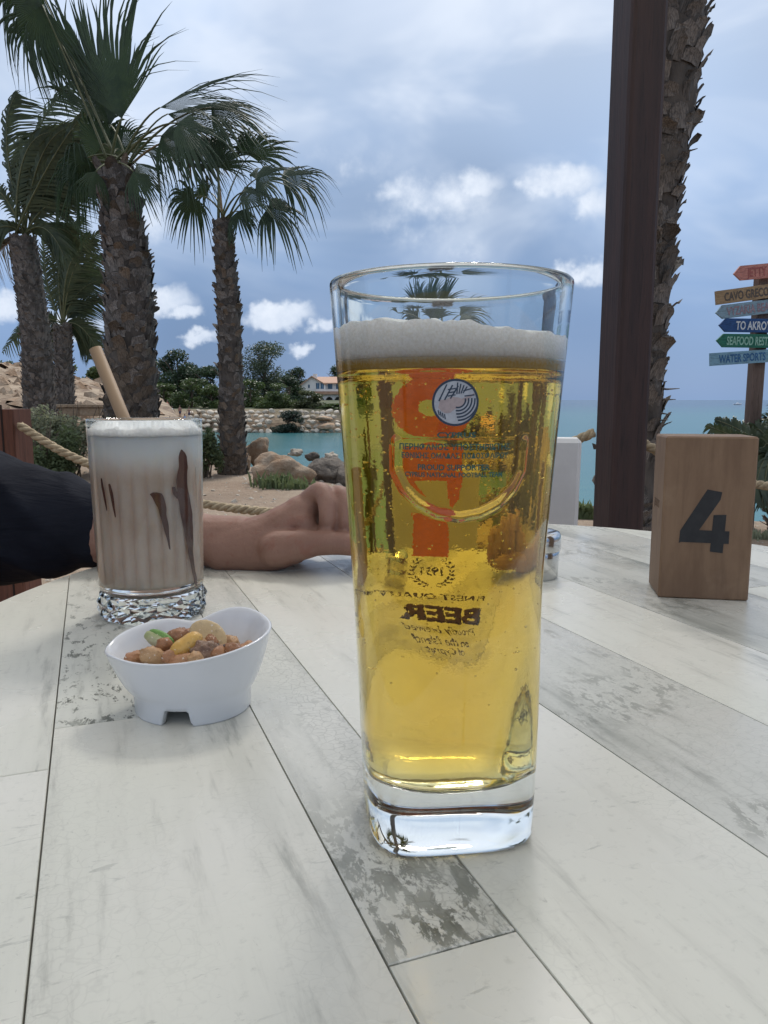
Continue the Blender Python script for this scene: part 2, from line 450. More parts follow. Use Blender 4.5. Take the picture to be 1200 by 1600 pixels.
# riprap bank of the far shore, seen between the palm and the beer glass
spots = []
for row in range(5):
    x = -24.6 + rr_.uniform(0, .6)
    while x < -5.5:
        w = rr_.uniform(.55, .95)
        if not (-14.2 < x < -10.6 and row < 3):
            spots.append((x, 95.3 + row * .62 + rr_.uniform(-.2, .2), SEA + .25 + row * .56 + rr_.uniform(-.15, .15), w, row))
        x += w * rr_.uniform(.85, 1.25)

for i, (x, y, z, w, row) in enumerate(spots):
    o = obj('riprap_stone', lime_var[i % 7], None, (x, y, z), (rr_.uniform(-.4, .4), rr_.uniform(-.4, .4), rr_.uniform(0, 6.3)), (w * .62, w * .55, w * .52))
    tag(o, 'pale limestone block ' + ('at the waterline', 'in the lower half', 'in the middle course', 'in the upper half', 'on the top course')[row] + ' of the riprap bank ' + ('short of', 'beyond')[x > -12.4] + ' the dark bush', 'rock', 'riprap stones of the far bank')
# low reddish ledge right of the riprap
m = MB()
for k, (px, py, w, h, d) in enumerate([(510, 667, 26, 10, 95.6), (550, 662, 36, 14, 96.6), (508, 654, 24, 7, 96.6), (595, 664, 46, 14, 97)]):
    c = at(px, py, d); u = d / 1200
    o = obj('ledge_rock', rock_mesh('ledge_rock', 90 + k, TAN, 3, .9, 5, .25), None, tuple(c), (0, 0, k * 1.3), (w * u * .55, 1.4, h * u * .7))
    tag(o, ['low reddish rock ledge at the waterline below the white villa', 'broad tan ledge at the foot of the headland beyond the villa', 'small pale ledge above the reddish waterline rock', 'long tan rock shelf running out from the headland'][k], 'rock')
# boulders round the palm at the top of the slope
near = [('boulder', 437, 742, 8.3, 50, 36, TAN, 'large pale boulder with an orange broken face beside the sand', 201, .35),
        ('boulder', 402, 706, 9.9, 24, 26, TAN, 'brown boulder just behind the slim fan palm trunk', 202, 1.1),
        ('boulder', 505, 739, 8.9, 42, 27, DARKROCK, 'dark weathered rock mass right of the pale boulder', 203, 2.0),
        ('boulder', 560, 748, 8.8, 40, 26, DARKROCK, 'dark jagged rock at the slope edge behind the beer glass', 204, .4),
        ('boulder', 489, 713, 12.2, 13, 9, DARKROCK, 'small flat dark rock standing in the shallows', 205, .1),
        ('boulder', 517, 713, 12.6, 13, 9, LIME, 'small pale grey rock at the water edge behind the dark rocks', 206, .9),
        ('boulder', 462, 708, 11.0, 14, 7, LIME, 'little pale rock topping the bank behind the large boulder', 207, .7),
        ('boulder', 384, 722, 9.5, 12, 16, TAN, 'narrow brown rock leaning against the slim palm trunk', 208, 1.9)]
for (nm_, px, py, D, rx, rz, mt, lb, sd_, rot) in near:
    c = at(px, py, D); u = D / 1200
    o = obj(nm_, rock_mesh(nm_, sd_, mt, 4, 1.0, 14, .22), None, tuple(c), (0, 0, rot), (rx * u * .98, rx * u * .9, rz * u * 1.05))
    tag(o, lb, 'boulder')
# stones strewn on the slope below, too many to count
m = MB(); rs = random.Random(5)
def pebble(m, c, s, r):
    vs = []
    M = Matrix.Rotation(r.uniform(0, 6.3), 3, 'Z') @ Matrix.Rotation(r.uniform(-.5, .5), 3, 'X')
    base = [(1, 0, 0), (.3, .9, 0), (-.8, .6, 0), (-.9, -.5, 0), (.2, -1, 0), (.3, .2, .6), (-.3, -.1, .7)]
    for b in base:
        q = M @ Vector((b[0] * s * r.uniform(.7, 1.2), b[1] * s * r.uniform(.6, 1), b[2] * s * r.uniform(.6, 1.1)))
        vs.append((c[0] + q.x, c[1] + q.y, c[2] + q.z))
    m.add(vs, [(0, 1, 5), (1, 2, 6, 5), (2, 3, 6), (3, 4, 6), (4, 0, 5, 6)])
pp = []
while len(pp) < 2600:
    y = 1.2 + 9.5 * rs.random() ** .8; x = rs.uniform(-.75, .75) * y * .75
    pp.append((x, y))
sd_ = signed_dist(pp); hh = heights(pp)
for (x, y), s, z in zip(pp, sd_, hh):
    if s > .1: pebble(m, (x, y, z - .003), rs.choice([.008, .012, .014, .02, .03]) * (1 if rs.random() < .93 else 1.8), rs)
o = m.build('pebbles', LIME); tag(o, 'small pale stones scattered over the sandy terrace', 'pebbles', kind='stuff')
m = MB(); pp = []
while len(pp) < 1500:
    pp.append((rs.uniform(-22, -3.5), rs.uniform(13.5, 32)))
sd_ = signed_dist(pp); hh = heights(pp)
for (x, y), s, z in zip(pp, sd_, hh):
    if s > .3: pebble(m, (x, y, z - .02), rs.choice([.06, .09, .12, .18, .3]), rs)
o = m.build('rubble', TAN); tag(o, 'broken tan rock slabs strewn over the mound behind the palms', 'rubble', kind='stuff')
m = MB(); pp = []
while len(pp) < 900:
    pp.append((rs.uniform(-6, 5), rs.uniform(6, 16)))
sd_ = signed_dist(pp); hh = heights(pp)
for (x, y), s, z in zip(pp, sd_, hh):
    if -2.4 < s < 0.05: pebble(m, (x, y, z - .04), rs.choice([.08, .12, .2, .3]), rs)
o = m.build('shore_rubble', DARKROCK); tag(o, 'dark rubble on the bank that drops to the sea', 'rubble', kind='stuff')
# low block wall on the mound, by the small date palm
wall = empty('stone_wall', tuple(at(150, 650, 15.5)), 'low tan block wall beside the big fan palm', 'wall')
wl_ = at(150, 650, 15.5); WALLM = rockmat('wall_stone', (.30, .22, .145), (.37, .28, .19), (.21, .15, .10), 4, .12)
bme = MB(); bme.box((0, 0, 0), (.40, .30, .165), None, .012); bme = bme.mesh('block', WALLM)
for r_ in range(1):
    for k in range(5):
        obj('block', bme, wall, ((k - 2.2) * .405 + (r_ % 2) * .2, rr_.uniform(-.012, .012), .085 + r_ * .17 + .0))
cme = MB(); cme.box((0, 0, 0), (.62, .36, .06), None, .008); cme = cme.mesh('coping', WALLM)
for k in range(3): obj('coping', cme, wall, ((k - 1.3) * .625, 0, .20))

# ------------------------------------------------------------------ foliage
def crown(m, lobes, n, size, r, flat=.6):
    wts = [l[3] * l[4] * l[5] for l in lobes]
    for _ in range(n):
        c = r.choices(lobes, wts)[0]
        d = Vector((r.gauss(0, 1), r.gauss(0, 1), r.gauss(0, 1))).normalized()
        k = r.random() ** .33 * r.choice([1, 1, 1, .8]) * (1 + .18 * mnoise.noise(Vector(d) * 3 + Vector((c[0], c[1], c[2]))))
        p = Vector((c[0] + d.x * c[3] * k, c[1] + d.y * c[4] * k, c[2] + d.z * c[5] * k))
        s = size * r.uniform(.6, 1.35)
        a = Vector((r.gauss(0, 1), r.gauss(0, 1), r.gauss(0, .6))).normalized()
        b = a.orthogonal().normalized(); b.rotate(Matrix.Rotation(r.uniform(0, 6.28), 3, a)); b = b * s * .45; a = a * s
        m.add([p - a * .5, p + b * .6, p + a * .5, p - b * .6], [(0, 1, 2, 3)])
BARK = plain('tree_bark', (.09, .06, .04), (.16, .12, .09), 6, .9, .4, .03)
PINE = leafmat('pine_foliage', (.018, .036, .018), (.045, .078, .034), .35, .25)
EUC = leafmat('eucalyptus_foliage', (.035, .055, .030), (.085, .115, .062), .4, .25)
BUSHG = leafmat('shrub_foliage', (.036, .066, .022), (.10, .14, .045), .35, .3)
BUSHP = leafmat('pale_shrub_foliage', (.06, .08, .035), (.13, .145, .07), .5, .25)
DKSH = leafmat('dark_shrub_foliage', (.018, .030, .022), (.04, .06, .04), .6, .2)
def tree(name, px, top, D, hw, mat, label, seed, n=1500, size=.5, trunk=.3, nl=9, cat='tree', group=None, base=None, low=.25):
    r = random.Random(seed); u = D / 1200
    X = (px - 600) * u * 1.01; z0 = hz(X, D) if base is None else base
    zt = at(px, top, D)[2]; H = zt - z0; W_ = hw * u
    e = empty(name, (X, D, z0), label, cat, group)
    m = MB(); m.tube([(0, 0, -.3), (W_ * .05, 0, H * .3), (W_ * .02, 0, H * .75)], [H * .035, H * .025, H * .012], 7)
    for k in range(5):
        a = k * 1.3 + r.random(); m.tube([(0, 0, H * (.25 + .06 * k)), (math.cos(a) * W_ * .4, math.sin(a) * W_ * .4, H * (.5 + .06 * k)), (math.cos(a) * W_ * .65, math.sin(a) * W_ * .65, H * (.62 + .06 * k))], [H * .016, H * .01, H * .004], 5)
    m.build('trunk', BARK, e, True)
    n = int(n * 4.6); size *= .72; W_ *= 1.12; m = MB(); lobes = []
    for k in range(6): lobes.append((r.uniform(-.75, .75) * W_, r.uniform(-.4, .4) * W_, H * (low * .55 + r.uniform(-.05, .12)), W_ * .42, W_ * .4, H * .2))
    for k in range(nl):
        zz = r.uniform(low * .8, .88); ww = math.sin(math.pi * min(1, (1.05 - zz) * .8 + .1)) ** .7
        a = r.uniform(0, 6.28); q = r.uniform(.2, .72) * ww
        s = r.uniform(.26, .42)
        lobes.append((math.cos(a) * W_ * q, math.sin(a) * W_ * q * .8, H * zz, W_ * s, W_ * s, H * s * .42))
    lobes.append((0, 0, H * .86, W_ * .4, W_ * .4, H * .14))
    crown(m, lobes, n, size, r)
    m.build('crown', mat, e)
    return e
tree('broadleaf_tree', 285, 545, 122, 42, PINE, 'dense dark round tree on the headland right of the big palm', 1, 2600, .55, nl=12)
tree('broadleaf_tree', 330, 572, 118, 34, PINE, 'lower dark tree between the two fan palm trunks', 2, 1700, .5)
tree('broadleaf_tree', 250, 560, 128, 34, PINE, 'dark tree half hidden by the thick palm trunk', 13, 1500, .5)
tree('eucalyptus_tree', 417, 533, 125, 40, EUC, 'tall airy grey green eucalyptus beside the slim palm', 3, 2600, .42, nl=16, low=.3)
tree('pine_tree', 468, 573, 150, 24, PINE, 'dark pine left of the white villa', 4, 1500, .5)
tree('pine_tree', 530, 569, 158, 28, PINE, 'dark pine rising behind the roof of the white villa', 5, 1500, .5)
tree('pine_tree', 590, 580, 150, 30, PINE, 'dark pine on the headland beyond the villa', 6, 1300, .5)
tree('pine_tree', 650, 596, 140, 34, PINE, 'last dark tree at the seaward end of the headland', 7, 1300, .5)
for k, (px, tp, D, hw, mt, lb, cat) in enumerate([
    (262, 598, 108, 30, BUSHG, 'green bush above the bathers on the beach', 'bush'), (305, 590, 106, 32, BUSHG, 'wide green bush above the riprap left of the slim palm', 'bush'),
    (335, 600, 104, 24, BUSHG, 'green bush tucked behind the slim palm trunk', 'bush'), (395, 592, 108, 30, BUSHG, 'green bush below the eucalyptus', 'bush'),
    (438, 598, 104, 32, BUSHG, 'broad green bush below the pine left of the villa', 'bush'), (485, 610, 103, 24, BUSHP, 'pale olive bush in front of the white villa', 'bush'),
    (520, 631, 102, 24, BUSHG, 'low green bush below the villa arches', 'bush'), (555, 626, 106, 30, BUSHG, 'green bush at the villa garden edge', 'bush'), (610, 616, 108, 40, BUSHG, 'long green bush near the end of the headland', 'bush'),
    (372, 560, 116, 24, PINE, 'dark bush joining the slim palm and the eucalyptus', 'bush'), (455, 585, 120, 26, PINE, 'dark bush under the pine', 'bush')]):
    tree('bush', px, tp, D, hw, mt, lb, 30 + k, 1300, .42, nl=8, cat=cat, group='bushes along the headland', low=.12)
tree('bush', 453, 641, 95.4, 25, DKSH, 'dark grey green rounded bush growing over the riprap stones', 60, 1500, .3, nl=9, cat='bush', base=SEA + .1, low=.15)
tree('bush', 122, 566, 46, 24, BUSHG, 'green bush on the skyline behind the small date palm', 61, 1200, .22, nl=7, cat='bush', low=.12)
tree('bush', 160, 572, 40, 26, BUSHG, 'dark green bush behind the straw tip on the mound', 62, 1200, .22, nl=7, cat='bush', low=.12)
tree('bush', 30, 562, 52, 18, BUSHG, 'green bush on the skyline beside the leftmost palm', 63, 900, .22, nl=6, cat='bush', low=.12)

# ------------------------------------------------------------------ villa across the bay
HD = 142.0; U = HD / 1200
def hp(px, py): q = at(px, py, HD); return q[0], q[2]
WHITE = plain('white_render', (.66, .64, .60), (.74, .72, .69), 1.2, .85, .1, .02)
TERRA = plain('terracotta_tiles', (.36, .20, .13), (.46, .30, .21), 2.5, .85, .5, .05, (1, 6, 1))
SHADEWIN = plain('window_glass', (.05, .10, .16), (.08, .14, .2), 2, .15, 0)
BLUEP = plain('pale_blue_paint', (.22, .38, .55), (.28, .45, .62), 3, .6, .05)
hx, hz0 = hp(470, 642)
villa = empty('villa', (hx, HD, hz0), 'white two storey villa with terracotta roof and arched ground floor across the bay', 'house')
def L_(px, py): a, b = hp(px, py); return (a - hx, b - hz0)
def hprism(name, pts, y0, y1, mat, par=villa):
    m = MB(); m.prism([L_(*p) for p in pts], y0, y1); me = m.mesh(name, mat); fixnormals(me); return obj(name, me, par)
hprism('wall', [(467, 640), (467, 604), (487, 588.5), (508, 601), (508, 640)], 0, 7, WHITE)
hprism('wall', [(508, 640), (508, 597), (572, 597), (572, 640)], 1.4, 7, WHITE)
hprism('wall', [(495, 616), (495, 608.5), (575, 608.5), (575, 616)], -1.2, 1.38, WHITE).data.name = 'balcony_wall'
rf = hprism('roof', [(465, 604.6), (487, 587), (509, 600.2), (509, 601.8), (487, 589.2), (466, 606)], -.35, 7.3, TERRA)
m = MB()
a, b = L_(491, 589); c, d = L_(575, 598)
m.add([(a, 7.2, b + .25), (c, 7.2, b + .25), (c, .6, d), (a, .6, d), (a, 7.2, b + .1), (c, 7.2, b + .1), (c, .6, d - .18), (a, .6, d - .18)], [(0, 1, 2, 3), (7, 6, 5, 4), (3, 2, 6, 7), (0, 3, 7, 4), (1, 5, 6, 2), (0, 4, 5, 1)])
me = m.mesh('roof', TERRA); fixnormals(me); obj('roof', me, villa)
hprism('chimney', [(487.5, 594), (487.5, 583.5), (493.5, 583.5), (493.5, 594)], 2, 3, WHITE, rf)
hprism('balcony_roof', [(492, 616.3), (492, 611.6), (578, 611.6), (578, 616.3)], -1.7, -1.21, TERRA)
for k, px in enumerate((496.5, 503.5)):
    w = hprism('window', [(px - 2.6, 607.5), (px - 2.6, 598.5), (px + 2.6, 598.5), (px + 2.6, 607.5)], -.06, -.004, SHADEWIN)
    hprism('frame', [(px - .25, 607.4), (px - .25, 598.6), (px + .25, 598.6), (px + .25, 607.4)], -.12, -.064, BLUEP, w)
hprism('window', [(481.5, 606), (481.5, 601), (484, 601), (484, 606)], -.06, -.004, SHADEWIN)
for px in (515, 528, 545, 560):
    hprism('window', [(px - 3.5, 607.5), (px - 3.5, 599.5), (px + 3.5, 599.5), (px + 3.5, 607.5)], 1.33, 1.396, SHADEWIN)
# arcade
aw = []
n_ar = 6
for k in range(n_ar):
    x0 = 495 + k * 13.5
    pts = [(x0, 640), (x0, 616.4), (x0 + 13.5, 616.4), (x0 + 13.5, 640), (x0 + 12.2, 640), (x0 + 12.2, 627)]
    for q in range(9):
        an = math.pi * q / 8; pts.append((x0 + 6.75 + 5.4 * math.cos(an), 626 - 6.0 * math.sin(an)))
    pts += [(x0 + 1.3, 627), (x0 + 1.3, 640)]
    m = MB(); P2 = [L_(*p) for p in pts]; n = len(P2)
    # ngon is concave: triangulate through bmesh
    bm = bmesh.new(); vs = [bm.verts.new((p[0], -1.19, p[1])) for p in P2]; f = bm.faces.new(vs)
    ex = bmesh.ops.extrude_face_region(bm, geom=[f]); bmesh.ops.translate(bm, vec=(0, .45, 0), verts=[v for v in ex['geom'] if isinstance(v, bmesh.types.BMVert)])
    bmesh.ops.triangulate(bm, faces=bm.faces[:]); bmesh.ops.recalc_face_normals(bm, faces=bm.faces)
    me = bpy.data.meshes.new('arch'); bm.to_mesh(me); bm.free(); me.materials.append(WHITE)
    obj('arch', me, villa)
# ------------------------------------------------------------------ motor boat far out
bt = at(1152, 634.5, 620)
BOATW = plain('white_gelcoat', (.75, .76, .77), (.8, .8, .8), 2, .3, 0)
boat = empty('motor_boat', (bt[0], 620, SEA), 'tiny white motor boat out on the sea left of the signpost', 'boat')
m = MB()
sec = [(-3.2, .9, .9), (-1.5, 1.1, .95), (1.0, 1.0, 1.1), (2.6, .5, 1.3), (3.4, .05, 1.45)]
vs = []
for x, w, h_ in sec: vs += [(x, -w, h_), (x, -w * .5, -.1), (x, w * .5, -.1), (x, w, h_)]
fs = [(i * 4 + j, i * 4 + (j + 1) % 4, (i + 1) * 4 + (j + 1) % 4, (i + 1) * 4 + j) for i in range(4) for j in range(4)] + [(3, 2, 1, 0), (16, 17, 18, 19)]
m.add(vs, fs); me = m.mesh('hull', BOATW); fixnormals(me); obj('hull', me, boat)
m = MB(); m.add([(-.6, -.7, 1), (1.1, -.6, 1.05), (1.1, .6, 1.05), (-.6, .7, 1), (-.4, -.55, 2.1), (.5, -.5, 2.1), (.5, .5, 2.1), (-.4, .55, 2.1)], [(0, 1, 5, 4), (1, 2, 6, 5), (2, 3, 7, 6), (3, 0, 4, 7), (4, 5, 6, 7), (3, 2, 1, 0)])
m.build('cabin', BOATW, boat)
# ------------------------------------------------------------------ palms
FAN = leafmat('fan_palm_leaf', (.012, .030, .012), (.032, .058, .024), 1.6, .22, .58)
FANDRY = leafmat('dry_palm_leaf', (.06, .05, .028), (.12, .10, .06), 2.5, .25, .7)
FEATHER = leafmat('date_palm_leaf', (.022, .040, .020), (.065, .090, .045), 1.6, .22, .5)
PETI = plain('palm_leaf_stalk', (.075, .085, .03), (.13, .13, .06), 8, .55, .2)
PETIDRY = plain('dry_leaf_stalk', (.20, .12, .055), (.30, .20, .10), 8, .7, .2)
TRUNK = plain('palm_trunk_fibre', (.045, .037, .031), (.10, .084, .07), 9, .95, .8, .03, (1, 1, .35))
BOOT = plain('palm_leaf_base', (.075, .066, .058), (.19, .167, .147), 14, .9, .5, .012, (1, 1, .3), obrand=.5)
BOOTB = plain('brown_leaf_base', (.085, .064, .047), (.18, .14, .105), 14, .9, .5, .012, (1, 1, .3), obrand=.38)

def bez(a, b, c, n):
    return [(1 - s) ** 2 * a + 2 * s * (1 - s) * b + s * s * c for s in np.linspace(0, 1, n)]
def unit(v): v = np.asarray(v, float); return v / (np.linalg.norm(v) + 1e-9)
def fan_leaf(par, org, hub, hast, axis, normal, Rb, r, nseg=38, spread=235, droop=.35, wind=.18, mat=FAN, arch=.25, pet=.016, fold=.25):
    """fan leaf in metres relative to org: stalk hub->hast, blade of many tapering segments"""
    hub, hast = np.asarray(hub) - org, np.asarray(hast) - org
    ctrl = (hub + hast) / 2 + np.array([0, 0, arch * np.linalg.norm(hast - hub)])
    path = bez(hub, ctrl, hast, 9)
    leaf = MB()
    axis = unit(axis); normal = unit(np.asarray(normal) - axis * np.dot(normal, axis)); side = np.cross(normal, axis)
    st = 8; ss = np.linspace(0, 1, st); bun = 0.0; bl = 1.0; bd = 0.0
    for i in range(nseg):
        q = (i + .5) / nseg * 2 - 1
        if i % r.choice([2, 3, 3, 4]) == 0: bun = r.gauss(0, .20); bl = r.choice([1, 1, .95, .85, .7]); bd = r.uniform(-.25, .35)
        a = R(spread / 2) * q
        d = unit(math.cos(a) * axis + math.sin(a) * side + normal * (-fold * abs(q)) )
        ln = Rb * (1.0 - .30 * abs(q) ** 2) * r.uniform(.84, 1.06) * bl
        tang = unit(np.cross(normal, d)); jit = r.uniform(-.10, .10) + bun; dr = droop * r.uniform(.7, 1.4) + bd * .5
        free = .70
        vs = []
        wmax = R(spread) / nseg * .5 * free * ln * 1.04
        for s in ss:
            p = hast + d * ln * s
            k = max(0, s - .45) / .55
            p = p + np.array([wind * Rb * k ** 2, 0, -dr * Rb * k ** 2.6]) + tang * jit * Rb * k * k * .5
            w = R(spread) / nseg * .5 * s * ln * 1.04 if s < free else wmax * (1 - (s - free) / (1 - free)) ** .8 * .85
            w = max(w, .0012)
            vs += [p - tang * w, p + normal * w * .55, p + tang * w]
        leaf.add(vs, [(3 * j + k, 3 * j + k + 1, 3 * j + k + 4, 3 * j + k + 3) for j in range(st - 1) for k in (0, 1)])
    f = leaf.build('frond', mat, par)
    m = MB(); m.tube(path, list(np.linspace(pet * 1.5, pet * .7, 9)), 6, True, .6)
    m.build('stalk', PETI if mat is FAN else PETIDRY, f, True)
    return f
def feather_leaf(par, org, pts, r, L=.42, n=46, droop=.25, wind=.12, mat=FEATHER, wid=.016, pet=.014):
    pts = [np.asarray(p) - org for p in pts]
    path = bez(pts[0], pts[1], pts[2], 24)
    leaf = MB()
    for i in range(n):
        s = .16 + .84 * i / (n - 1)
        x = s * 23; j = min(int(x), 22); p = path[j] + (path[j + 1] - path[j]) * (x - j)
        tn = unit(path[j + 1] - path[j]); sd = unit(np.cross(tn, (0.1, 1, .2))); up = np.cross(sd, tn)
        ll = L * (math.sin(math.pi * min(1, .12 + s * .88)) ** .55 + .12) * r.uniform(.8, 1.1)
        for sg in (-1, 1):
            d = unit(tn * r.uniform(.7, 1.1) + sg * sd * .85 + up * r.uniform(-.1, .5))
            q = p; vs = []
            w = unit(np.cross(d, up + .3 * sd))
            for k in range(4):
                u = k / 3
                c = p + d * ll * u + np.array([wind * u * u * ll * 2, 0, -droop * ll * u * u])
                ww = wid * (1 - u ** 2) + .001
                vs += [c - w * ww, c + w * ww]
            leaf.add(vs, [(2 * k, 2 * k + 1, 2 * k + 3, 2 * k + 2) for k in range(3)])
    f = leaf.build('frond', mat, par)
    m = MB(); m.tube(path, list(np.linspace(pet * 1.6, .003, 24)), 5, True, .7)
    m.build('stalk', PETI if mat is not FANDRY else PETIDRY, f, True)
    return f
def boot_mesh(name, seed, mat, w=1, h=1, out=.5, jag=True):
    """old leaf base: a blade of bark that lifts off the trunk at its broken upper end. x across, z up, y outward(-)"""
    r = random.Random(seed); m = MB(); st = 5; vs = []
    for k in range(st):
        u = k / (st - 1)
        ww = w * .5 * (1 - .12 * u) * (1 if k < st - 1 else r.uniform(.6, 1.0))
        y = -out * u ** 1.7 - .02; z = h * u
        th = .10 * (1 - .5 * u)
        tip = (r.uniform(-.3, .12) * h, r.uniform(-.1, .16) * h, r.uniform(-.3, .12) * h) if (jag and k == st - 1) else (0, 0, 0)
        vs += [(-ww, y + .06, z + tip[0]), (-ww * .1, y - th, z + tip[1]), (ww, y + .06, z + tip[2]), (0, y + th * .7, z)]
    fs = [(i * 4 + j, i * 4 + (j + 1) % 4, (i + 1) * 4 + (j + 1) % 4, (i + 1) * 4 + j) for i in range(st - 1) for j in range(4)] + [(16, 17, 18, 19)]
    m.add(vs, fs); me = m.mesh(name, mat); fixnormals(me); return me
def palm_trunk(par, org, path, rads, bw, bh, out, mats, seed, parts=300, skip=.16, dense=.5):
    """trunk tube along path (world points) and spirals of leaf bases on it"""
    r = random.Random(seed); org = np.asarray(org)
    P = [np.asarray(p) - org for p in path]
    # resample
    n = 40; tt = np.linspace(0, len(P) - 1, n); Q = []; RR = []
    for x in tt:
        j = min(int(x), len(P) - 2); f = x - j; Q.append(P[j] * (1 - f) + P[j + 1] * f); RR.append(rads[j] * (1 - f) + rads[j + 1] * f)
    m = MB(); m.tube(Q, [q * (1 + .04 * math.sin(i * 2.1)) for i, q in enumerate(RR)], 20)
    tr = m.build('trunk', TRUNK, par, True)
    var = [[boot_mesh('leaf_base', seed * 10 + k, mt, out=o_) for k in range(5)] for mt in mats for o_ in (out * .45, out * 1.25)]
    H = sum(np.linalg.norm(Q[i + 1] - Q[i]) for i in range(n - 1))
    items = []
    nrow = int(H / (bh * dense))
    for row in range(nrow):
        u = (row + .5) / nrow; x = u * (n - 1); j = min(int(x), n - 2); f = x - j
        c = Q[j] * (1 - f) + Q[j + 1] * f; rad_ = RR[j] * (1 - f) + RR[j + 1] * f
        tn = unit(Q[j + 1] - Q[j])
        k = max(6, int(2 * math.pi * rad_ / (bw * .82)))
        for i in range(k):
            if r.random() < skip: continue
            a = 2 * math.pi * (i + .5 * (row % 2) + r.uniform(-.3, .3)) / k
            d = np.array([math.sin(a), -math.cos(a), 0.0])
            front = -d[1] + .25 * abs(d[0])
            items.append((front + r.uniform(0, .02), c + d * rad_ * .97 + tn * r.uniform(-.4, .4) * bh, a, tn, r.uniform(.6, 1.45), r.uniform(.55, 1.45), r.random(), u))
    items.sort(key=lambda q: -q[0])
    rest = MB()
    for idx, (fr, c, a, tn, sw, sh, q, u) in enumerate(items):
        mi = 0 if len(mats) == 1 else (1 if (u < .35) == (q < .85) else 0)
        big = 1 if q > .86 else 0
        me = var[mi * 2 + big][idx % 5]
        rot = Matrix.Rotation(a, 4, 'Z') @ Matrix.Rotation(r.gauss(0, .28), 4, 'Y') @ Matrix.Rotation(r.uniform(-.12, .3), 4, 'X')
        lean = Vector((0, 0, 1)).rotation_difference(Vector(tn)).to_matrix().to_4x4()
        M = Matrix.Translation(Vector(c)) @ lean @ rot @ Matrix.Diagonal((bw * sw, bh, bh * sh, 1))
        if idx < parts:
            o = bpy.data.objects.new('leaf_base', me); o.parent = par; o.matrix_local = M; col.objects.link(o)
        else:
            vs = [M @ v.co for v in me.vertices]; rest.add(vs, [tuple(p.vertices) for p in me.polygons])
    if rest.v:
        o = rest.build('leaf_base_rest', mats[0], par); o['kind'] = 'stuff'
    return tr
def ip(px, py, D): return at(px, py, D)

# --- thick fan palm
CD = 9.6
rp = random.Random(21)
cb = ip(205, 735, CD); cb[2] = hz(cb[0], CD)
palmC = empty('fan_palm', tuple(cb), 'thick trunked fan palm with wind swept leaves behind the milkshake', 'palm tree')
palm_trunk(palmC, cb, [cb + np.array([0, 0, -.2]), ip(205, 640, CD), ip(203, 520, CD), ip(200, 420, CD), ip(189, 330, CD), ip(182, 268, CD)], [.325, .31, .28, .255, .225, .185], .125, .125, .42, [BOOT, BOOTB], 3)
hubC = ip(181, 258, CD)
def fl(par, org, hub, hpx, hpy, D, ang, tilt, rpx, r, **k):
    """leaf given by the image place of its blade base, the direction of its blade (deg, 0 right, 90 up) and how far it tips to or from us"""
    h = ip(hpx, hpy, D); ax = np.array([math.cos(R(ang)), k.pop('ay', 0.0), math.sin(R(ang))])
    nrm = np.array([math.sin(R(tilt)) * -math.sin(R(ang)), -math.cos(R(tilt)), math.sin(R(tilt)) * math.cos(R(ang))])
    return fan_leaf(par, org, hub, h, ax, nrm, rpx * D / 1200, r, **k)
